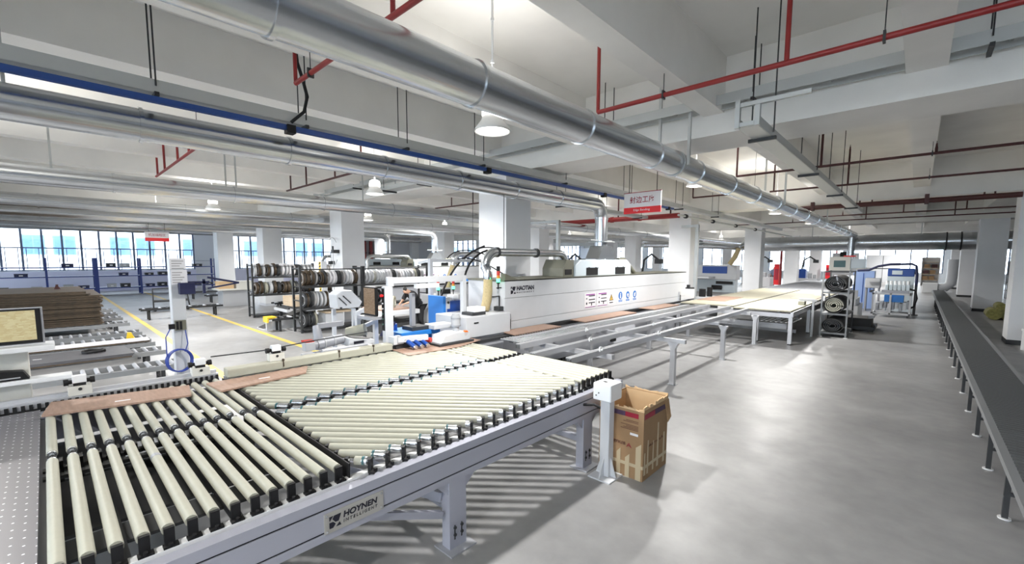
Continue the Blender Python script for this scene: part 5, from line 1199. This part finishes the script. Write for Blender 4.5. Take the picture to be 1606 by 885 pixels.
MB().bar((-7.0,3.62,0),(-7.0,3.62,1.4),.07).bar((-7.0,3.95,0),(-7.0,3.95,1.55),.07).bar((-7.0,3.62,1.38),(-7.0,3.95,1.5),.06).bar((-7.0,3.62,1.1),(-7.0,3.95,1.2),.06).bar((-7.65,3.5,0),(-7.65,3.5,1.4),.06).bar((-7.5,3.8,0),(-7.5,3.8,1.4),.06).build('stand', M['white'], t)
# work table and worker in black
t = thing('work_table', 'white work table with brown boards where the worker in black stands', 'work table', (-11, 6.8, 0))
MB().box(-11.9,6.2,.74,-10.5,7.35,.86).build('table_top', M['white'], t, .01)
for x in (-11.8,-10.6):
    for y in (6.3,7.25): MB().box(x-.04,y-.04,0,x+.04,y+.04,.74).build('leg', M['dark'], t)
MB().box(-11.8,6.3,.2,-10.6,7.25,.5).build('lower_box', M['rubber'], t)
for k in range(2): board(('upper' if k else 'lower')+' brown board on the white work table before the worker', [(-11.8,6.25),(-10.7,6.25),(-10.7,7.2),(-11.8,7.2)], .861+.022*k, .02, 'wood', 'boards on the work table')
tag(MB().ring((-10.9,6.75,1.09),(.7,.7,0),.12,.17,.05,24).build('edge_band_coil', M['cream'], None, base=(-10.9,6.75,.92)), 'cream edge band coil held by the worker in black on the table', 'edge band coil')
def skin_mesh(name, joints, edges, m, parent, root, grow=0, lev=2):
    keys = list(joints); me = bpy.data.meshes.new(name)
    me.from_pydata([joints[k][0] for k in keys], [(keys.index(a), keys.index(b)) for a, b in edges], []); me.materials.append(m)
    o = bpy.data.objects.new(name, me); COL.objects.link(o); o.parent = parent
    md = o.modifiers.new('skin', 'SKIN'); md.use_smooth_shade = True
    for i, k in enumerate(keys):
        r = joints[k][1]; r = r if isinstance(r, tuple) else (r, r)
        me.skin_vertices[0].data[i].radius = (r[0]+grow, r[1]+grow); me.skin_vertices[0].data[i].use_root = (k == root)
    sb = o.modifiers.new('smooth', 'SUBSURF'); sb.levels = lev; sb.render_levels = lev
    return o
def person(label, loc, rz, bend, reach, shirt, trousers):
    """faces local -y; bend = forward lean of the trunk in degrees"""
    t = thing('person', label, 'person', (0, 0, 0))
    b = R(bend); slim = lambda r: (r[0]*.72, r[1]*.72); up = Vector((0, -math.sin(b), math.cos(b))); fw = Vector((0, -math.cos(b), -math.sin(b)))
    pel = Vector((0, 0, .92)); ch = pel+up*.36; nk = pel+up*.56; hd = nk+up*.1+fw*.06; cr = nk+up*.2+fw*.1
    J = {'pel': (pel, (.15,.11)), 'waist': (pel+up*.18, (.135,.1)), 'chest': (ch, (.165,.115)), 'neck': (nk, .055), 'head': (hd, (.075,.09)), 'crown': (cr, (.07,.085)), 'nose': (hd+fw*.1+up*.04, .014)}
    E = [('pel','waist'),('waist','chest'),('chest','neck'),('neck','head'),('head','crown'),('head','nose')]
    for s_, n in ((1,'l'),(-1,'r')):
        hip = Vector((s_*.09,0,.86)); kn = Vector((s_*.1,-.03,.48)); an = Vector((s_*.1,.02,.09)); toe = Vector((s_*.11,-.16,.04))
        J |= {'hip'+n: (hip,.085), 'knee'+n: (kn,.06), 'ank'+n: (an,.042), 'toe'+n: (toe,(.04,.03))}
        E += [('pel','hip'+n),('hip'+n,'knee'+n),('knee'+n,'ank'+n),('ank'+n,'toe'+n)]
        sh = nk-up*.07+Vector((s_*.19,0,0)); hand = Vector((s_*.1, *reach)) if reach else sh+Vector((s_*.06,-.08,-.56))
        el = (sh+hand)/2+Vector((s_*.08,.05,-.07)); wr = el+(hand-el)*.85; d = (hand-el).normalized()
        J |= {'sh'+n: (sh,.06), 'el'+n: (el,.042), 'wr'+n: (wr,.028), 'palm'+n: (hand,(.03,.018))}
        E += [('chest','sh'+n),('sh'+n,'el'+n),('el'+n,'wr'+n),('wr'+n,'palm'+n)]
        for i, L in enumerate((.075,.085,.08,.065)):
            k1 = hand+d*L*.55+Vector((.018*(i-1.5),0,0)); k2 = hand+d*L+Vector((.02*(i-1.5),0,-.025))
            J |= {'f%d%s' % (i,n): (k1,.009), 'g%d%s' % (i,n): (k2,.008)}; E += [('palm'+n,'f%d%s' % (i,n)),('f%d%s' % (i,n),'g%d%s' % (i,n))]
        th = hand+Vector((-s_*.045,-.01,-.01)); J['th'+n] = (th,.01); E.append(('palm'+n,'th'+n))
    skin_mesh('body', {k: ((v[0], slim(v[1])) if k in ('pel','waist','chest') else v) for k, v in J.items()}, E, M['skin'], t, 'pel')
    sub = lambda ks: [(a, c) for a, c in E if a in ks and c in ks]
    ks = ['pel','waist','chest','neck','shl','ell','shr','elr']; s2 = skin_mesh('shirt', {k: J[k] for k in ks}, sub(ks), M[shirt], t, 'waist', .026)
    ks = ['pel','hipl','kneel','ankl','hipr','kneer','ankr']; skin_mesh('trousers', {k: J[k] for k in ks}, sub(ks), M[trousers], t, 'pel', .018)
    for s_, n in ((1,'l'),(-1,'r')):
        ks = ['ank'+n,'toe'+n]; skin_mesh('shoe', {k: J[k] for k in ks}, sub(ks), M['black'], t, 'ank'+n, .012)
    skin_mesh('hair', {'a': (hd-fw*.035+up*.05,(.085,.08)), 'b': (cr-fw*.02+up*.02,(.085,.085))}, [('a','b')], M['hair'], t, 'a')
    for s_ in (1,-1): MB().ring(tuple(hd+fw*.082+up*.065+Vector((s_*.03,0,0))), tuple(fw), 0.001, .01, .006, 8).build('eye', M['black'], t)
    t.location = loc; t.rotation_euler = (0, 0, rz)
    return t
person('person in black work clothes bending over the white work table', (-11.1, 7.75, 0), R(8), 44, (-.66, 1.0), 'blackcloth', 'blackcloth')
person('person in grey blue shirt standing at a far machine by the red pipe', (-9.7, 45.2, 0), R(60), 8, None, 'bluecloth', 'navy')

# ---------------------------------------------------------------- further edge banding lines
for lab, x, lab2 in (('second white edge bander with white pipe arch seen over the right spool rack', -19.5, 'silver pipe arching over the second edge bander above the spools'),
                     ('third white edge bander, farthest left, under the drop beside the red risers', -24.5, 'silver pipe arching over the third edge bander beside the red risers')):
    e2, x2, _, _ = edge_bander('edge_bander', lab, x, 11.0, 8.78, (13.37, 16.0))
    for y, w_, h_, k in ((13.6,.47,.34,'table'),(14.2,.46,.34,'table'),(14.75,.3,.32,'warn'),(15.2,.29,.31,'a'),(15.6,.28,.3,'b'),(16.0,.28,.3,'c')): sticker(e2, x2, y, 1.165, w_, h_, k)
    MB().box(x-.8,9.85,.1,x+.2,10.95,1.32).build('infeed_box', M['white'], e2, .01)
    t = thing('dust_pipe', lab2, 'pipe', (x-.4, 11, 1.5))
    MB().tube([(x-.3,10.7,1.33),(x-.35,10.85,2.0)]+arc((x-.4,11.15,2.14),.3,180,90,(0,1,0),(0,0,1),8)+arc((x-.4,13.1,2.2),.24,90,20,(0,1,0),(0,0,1),8),.085,n=14).build('pipe_run', M['galv'], t)
t = thing('feed_unit', 'grey feed unit with two green signal lamps behind the blue cabinet', 'machine unit', (-10.6, 8.4, 0))
MB().box(-11.4,8.04,0,-10.5,9.3,1.2).build('unit_body', M['greybox'], t, .01)
MB().box(-10.8,8.15,1.2,-10.6,8.6,1.42).build('screen_box', M['greybox'], t, .01)
MB().box(-10.6,8.18,1.24,-10.594,8.56,1.38).build('dark_screen', M['black'], t)
signal_lamp(t, -10.6, 8.09, 1.2, 1.3); signal_lamp(t, -10.6, 8.68, 1.2, 1.3)
MB().box(-10.7,9.0,1.62,-10.1,9.8,1.68).bar((-10.6,9.1,1.2),(-10.6,9.1,1.62),.05).build('blue_tray', M['blue'], t)
t = thing('dust_pipe', 'silver pipe with black hose end above the grey feed unit', 'pipe', (-10.6, 8.6, 1.2))
MB().tube([(-10.7,8.75,2.1)]+arc((-10.7,9.0,2.25),.2,180,90,(0,1,0),(0,0,1),8)+[(-10.7,10.0,2.46)],.09,n=14).build('pipe_run', M['galv'], t)
MB().tube([(-10.7,10.0,2.46),(-10.7,10.5,2.5),(-10.65,10.6,2.45),(-10.7,10.4,2.4)],.12,n=10,rib=.1).build('black_hose', M['black'], t)
MB().tube([(-10.9,8.68,1.2),(-10.85,8.7,1.7),(-10.7,8.75,2.12)],.075,n=12).build('beige_hose', M['beige'], t)
MB().cyl((-10.7,9.6,2.54),(-10.7,9.6,5.3),.008,n=6).build('hanger_rod', M['dark'], t)
t = thing('air_hose_reel', 'wire hoop with dark hose fittings on the bright white column', 'hose reel', (-14.7, 7.2, 2.4))
MB().tube([(-15.35+.42*math.cos(R(a)), 7.05, 2.55+.5*math.sin(R(a))) for a in range(40, 330, 15)],.012,n=6).build('hoop', M['greybox'], t)
MB().box(-15.3,6.98,2.5,-15.1,7.19,2.62).cyl((-15.2,7.0,2.62),(-15.2,7.0,2.75),.03).box(-15.62,7.0,2.1,-15.5,7.19,2.22).build('fitting', M['dark'], t)
MB().cyl((-15.3,7.05,2.5),(-15.3,7.05,1.2),.012,n=6).build('drop_wire', M['greybox'], t)
t = thing('hazard_post', 'pale post with yellow and black hazard stripes left of the bright white column', 'post', (-16.2, 7, 0))
MB().box(-16.6,6.9,0,-15.95,7.1,2.2).build('post', M['colwall'], t)
mb = MB()
for i in range(10): mb.prism([(-16.15,6.895,1.0+i*.12),(-16.02,6.895,1.05+i*.12),(-16.02,6.895,1.11+i*.12),(-16.15,6.895,1.06+i*.12)],(0,.006,0))
MB().box(-16.17,6.897,.95,-16.0,6.9,2.2).build('yellow_strip', M['bright_yellow'], t); mb.build('black_stripe', M['black'], t)
# red riser pipes at the grey wall
for i, (y, lab) in enumerate(((22.0,'left upright red riser pipe on the grey wall'),(22.7,'middle upright red riser pipe on the grey wall'),(23.4,'right upright red riser pipe on the grey wall'))):
    t = thing('riser_pipe', lab, 'fire pipe', (-40.7, y, 0), 'red riser pipes')
    MB().cyl((-40.7,y,0),(-40.7,y,5.3),.17,n=14).build('pipe_run', M['red'], t)
    MB().ring((-40.7,y,2.9),AZ,.16,.24,.08,14).build('flange', M['maroon'], t)
# far machines beyond the third column
t = thing('far_edge_bander', 'far white edge bander with a dark blue panel left of the third column', 'edge banding machine', (-10.5, 34, 0))
MB().box(-12.6,33,.9,-9.3,33.9,1.95).build('housing', M['white'], t, .02)
MB().box(-11.6,32.97,1.35,-9.9,33.0,1.85).build('blue_panel', M['deepblue'], t)
MB().box(-12.2,33.1,0,-9.4,33.8,.9).build('machine_base', M['hoodpaint'], t)
MB().box(-12.9,31.4,1.02,-10.6,32.7,1.14).build('infeed_table', M['white'], t, .01)
MB().box(-10.6,32.9,.6,-9.5,33.0,.8).box(-10.9,32.92,.2,-10.2,33.0,.5).build('dark_opening', M['black'], t)
t = thing('glue_unit', 'small black and white glue unit at the far end of the outfeed rails', 'machine unit', (-6.3, 16, 0))
MB().box(-6.6,15.9,0,-6.0,16.6,.6).box(-6.5,15.95,.6,-6.1,16.5,.85).build('unit_body', M['white'], t, .02)
MB().box(-6.2,15.9,.85,-6.0,16.3,1.3).cyl((-6.3,16.2,.85),(-6.3,16.2,1.2),.1).cyl((-6.1,16.0,1.3),(-6.1,16.0,1.4),.06).build('motor', M['dark'], t)
MB().box(-5.97,15.95,.95,-5.93,16.15,1.1).build('red_tag', M['brightred'], t)
t = thing('lubricator', 'black roller pair with coiled tube near the glue unit', 'machine unit', (-6.6, 18, 0))
MB().box(-6.2,17.0,0,-5.65,17.9,.9).build('stand', M['white'], t, .02)
MB().cyl((-6.0,17.15,.9),(-6.0,17.15,1.2),.12).cyl((-5.85,17.5,.9),(-5.85,17.5,1.25),.1).build('black_roller', M['black'], t)
# robot style arms and white machines in the distance
def far_machine(label, x, y, w_, c, arm=True):
    t = thing('drilling_machine', label, 'machine', (x, y, 0))
    MB().box(x-w_/2,y,0,x+w_/2,y+1.2,.85).build('machine_bed', M['white'], t, .02)
    MB().box(x-w_/2+.2,y+.3,.85,x-.1,y+.9,1.6).build('machine_head', M[c], t, .03)
    MB().cyl((x+.2,y+.4,.85),(x+.2,y+.4,1.25),.13).cyl((x+.5,y+.4,.85),(x+.5,y+.4,1.15),.1).build('spindle', M['greybox'], t)
    if arm: MB().tube([(x-.4,y+.5,1.6),(x-.3,y+.5,2.3),(x+.1,y+.5,2.6),(x+.5,y+.5,2.3)],.06,n=8).box(x+.35,y+.35,2.1,x+.7,y+.65,2.35).build('arm', M['dark'], t)
far_machine('far drilling machine with dark arm just right of the third column', -9.9, 42.2, 1.4, 'greybox')
far_machine('far drilling machine with blue head between the third and fourth columns', -6.6, 42, 1.6, 'deepblue')
far_machine('far white machine right of the second edge bander hood', -14, 19.5, 2.0, 'white')
far_machine('far white machine with a screen arm beside the second column', -10.5, 21.5, 1.8, 'greybox')
far_machine('far machine before the windows left of the fourth column', -12, 48, 2.0, 'hoodpaint', False)
t = thing('fire_hydrant_cabinet', 'red fire hydrant cabinet with an upright red pipe by the fourth column', 'fire cabinet', (-8.5, 41, 0))
MB().box(-8.66,40.9,.3,-8.32,41.15,2.0).build('cabinet_body', M['brightred'], t)
MB().cyl((-8.2,40.9,0),(-8.2,40.9,4.2),.09,n=12).build('pipe', M['red'], t)
MB().box(-8.62,40.88,.7,-8.36,40.9,1.6).build('cabinet_door', M['maroonink'], t)
t = thing('fire_hydrant_cabinet', 'red fire cabinet with thin upright red pipe farther off, left of the roll rack', 'fire cabinet', (-5.7, 50, 0))
MB().box(-6.35,50,.6,-5.9,50.2,1.9).build('cabinet_body', M['brightred'], t)
MB().cyl((-5.6,49.9,0),(-5.6,49.9,4.2),.06,n=12).build('pipe', M['red'], t)
MB().box(-6.3,49.98,.9,-5.95,50,1.6).build('cabinet_door', M['maroonink'], t)
t = thing('white_partition', 'white partition with a black speaker box above the roll rack', 'partition', (-4.4, 44, 0))
MB().box(-5.2,44,0,-3.5,44.2,2.9).build('partition_panel', M['white'], t)
MB().box(-4.7,43.9,2.4,-4.3,44,3.0).build('speaker_box', M['black'], t)
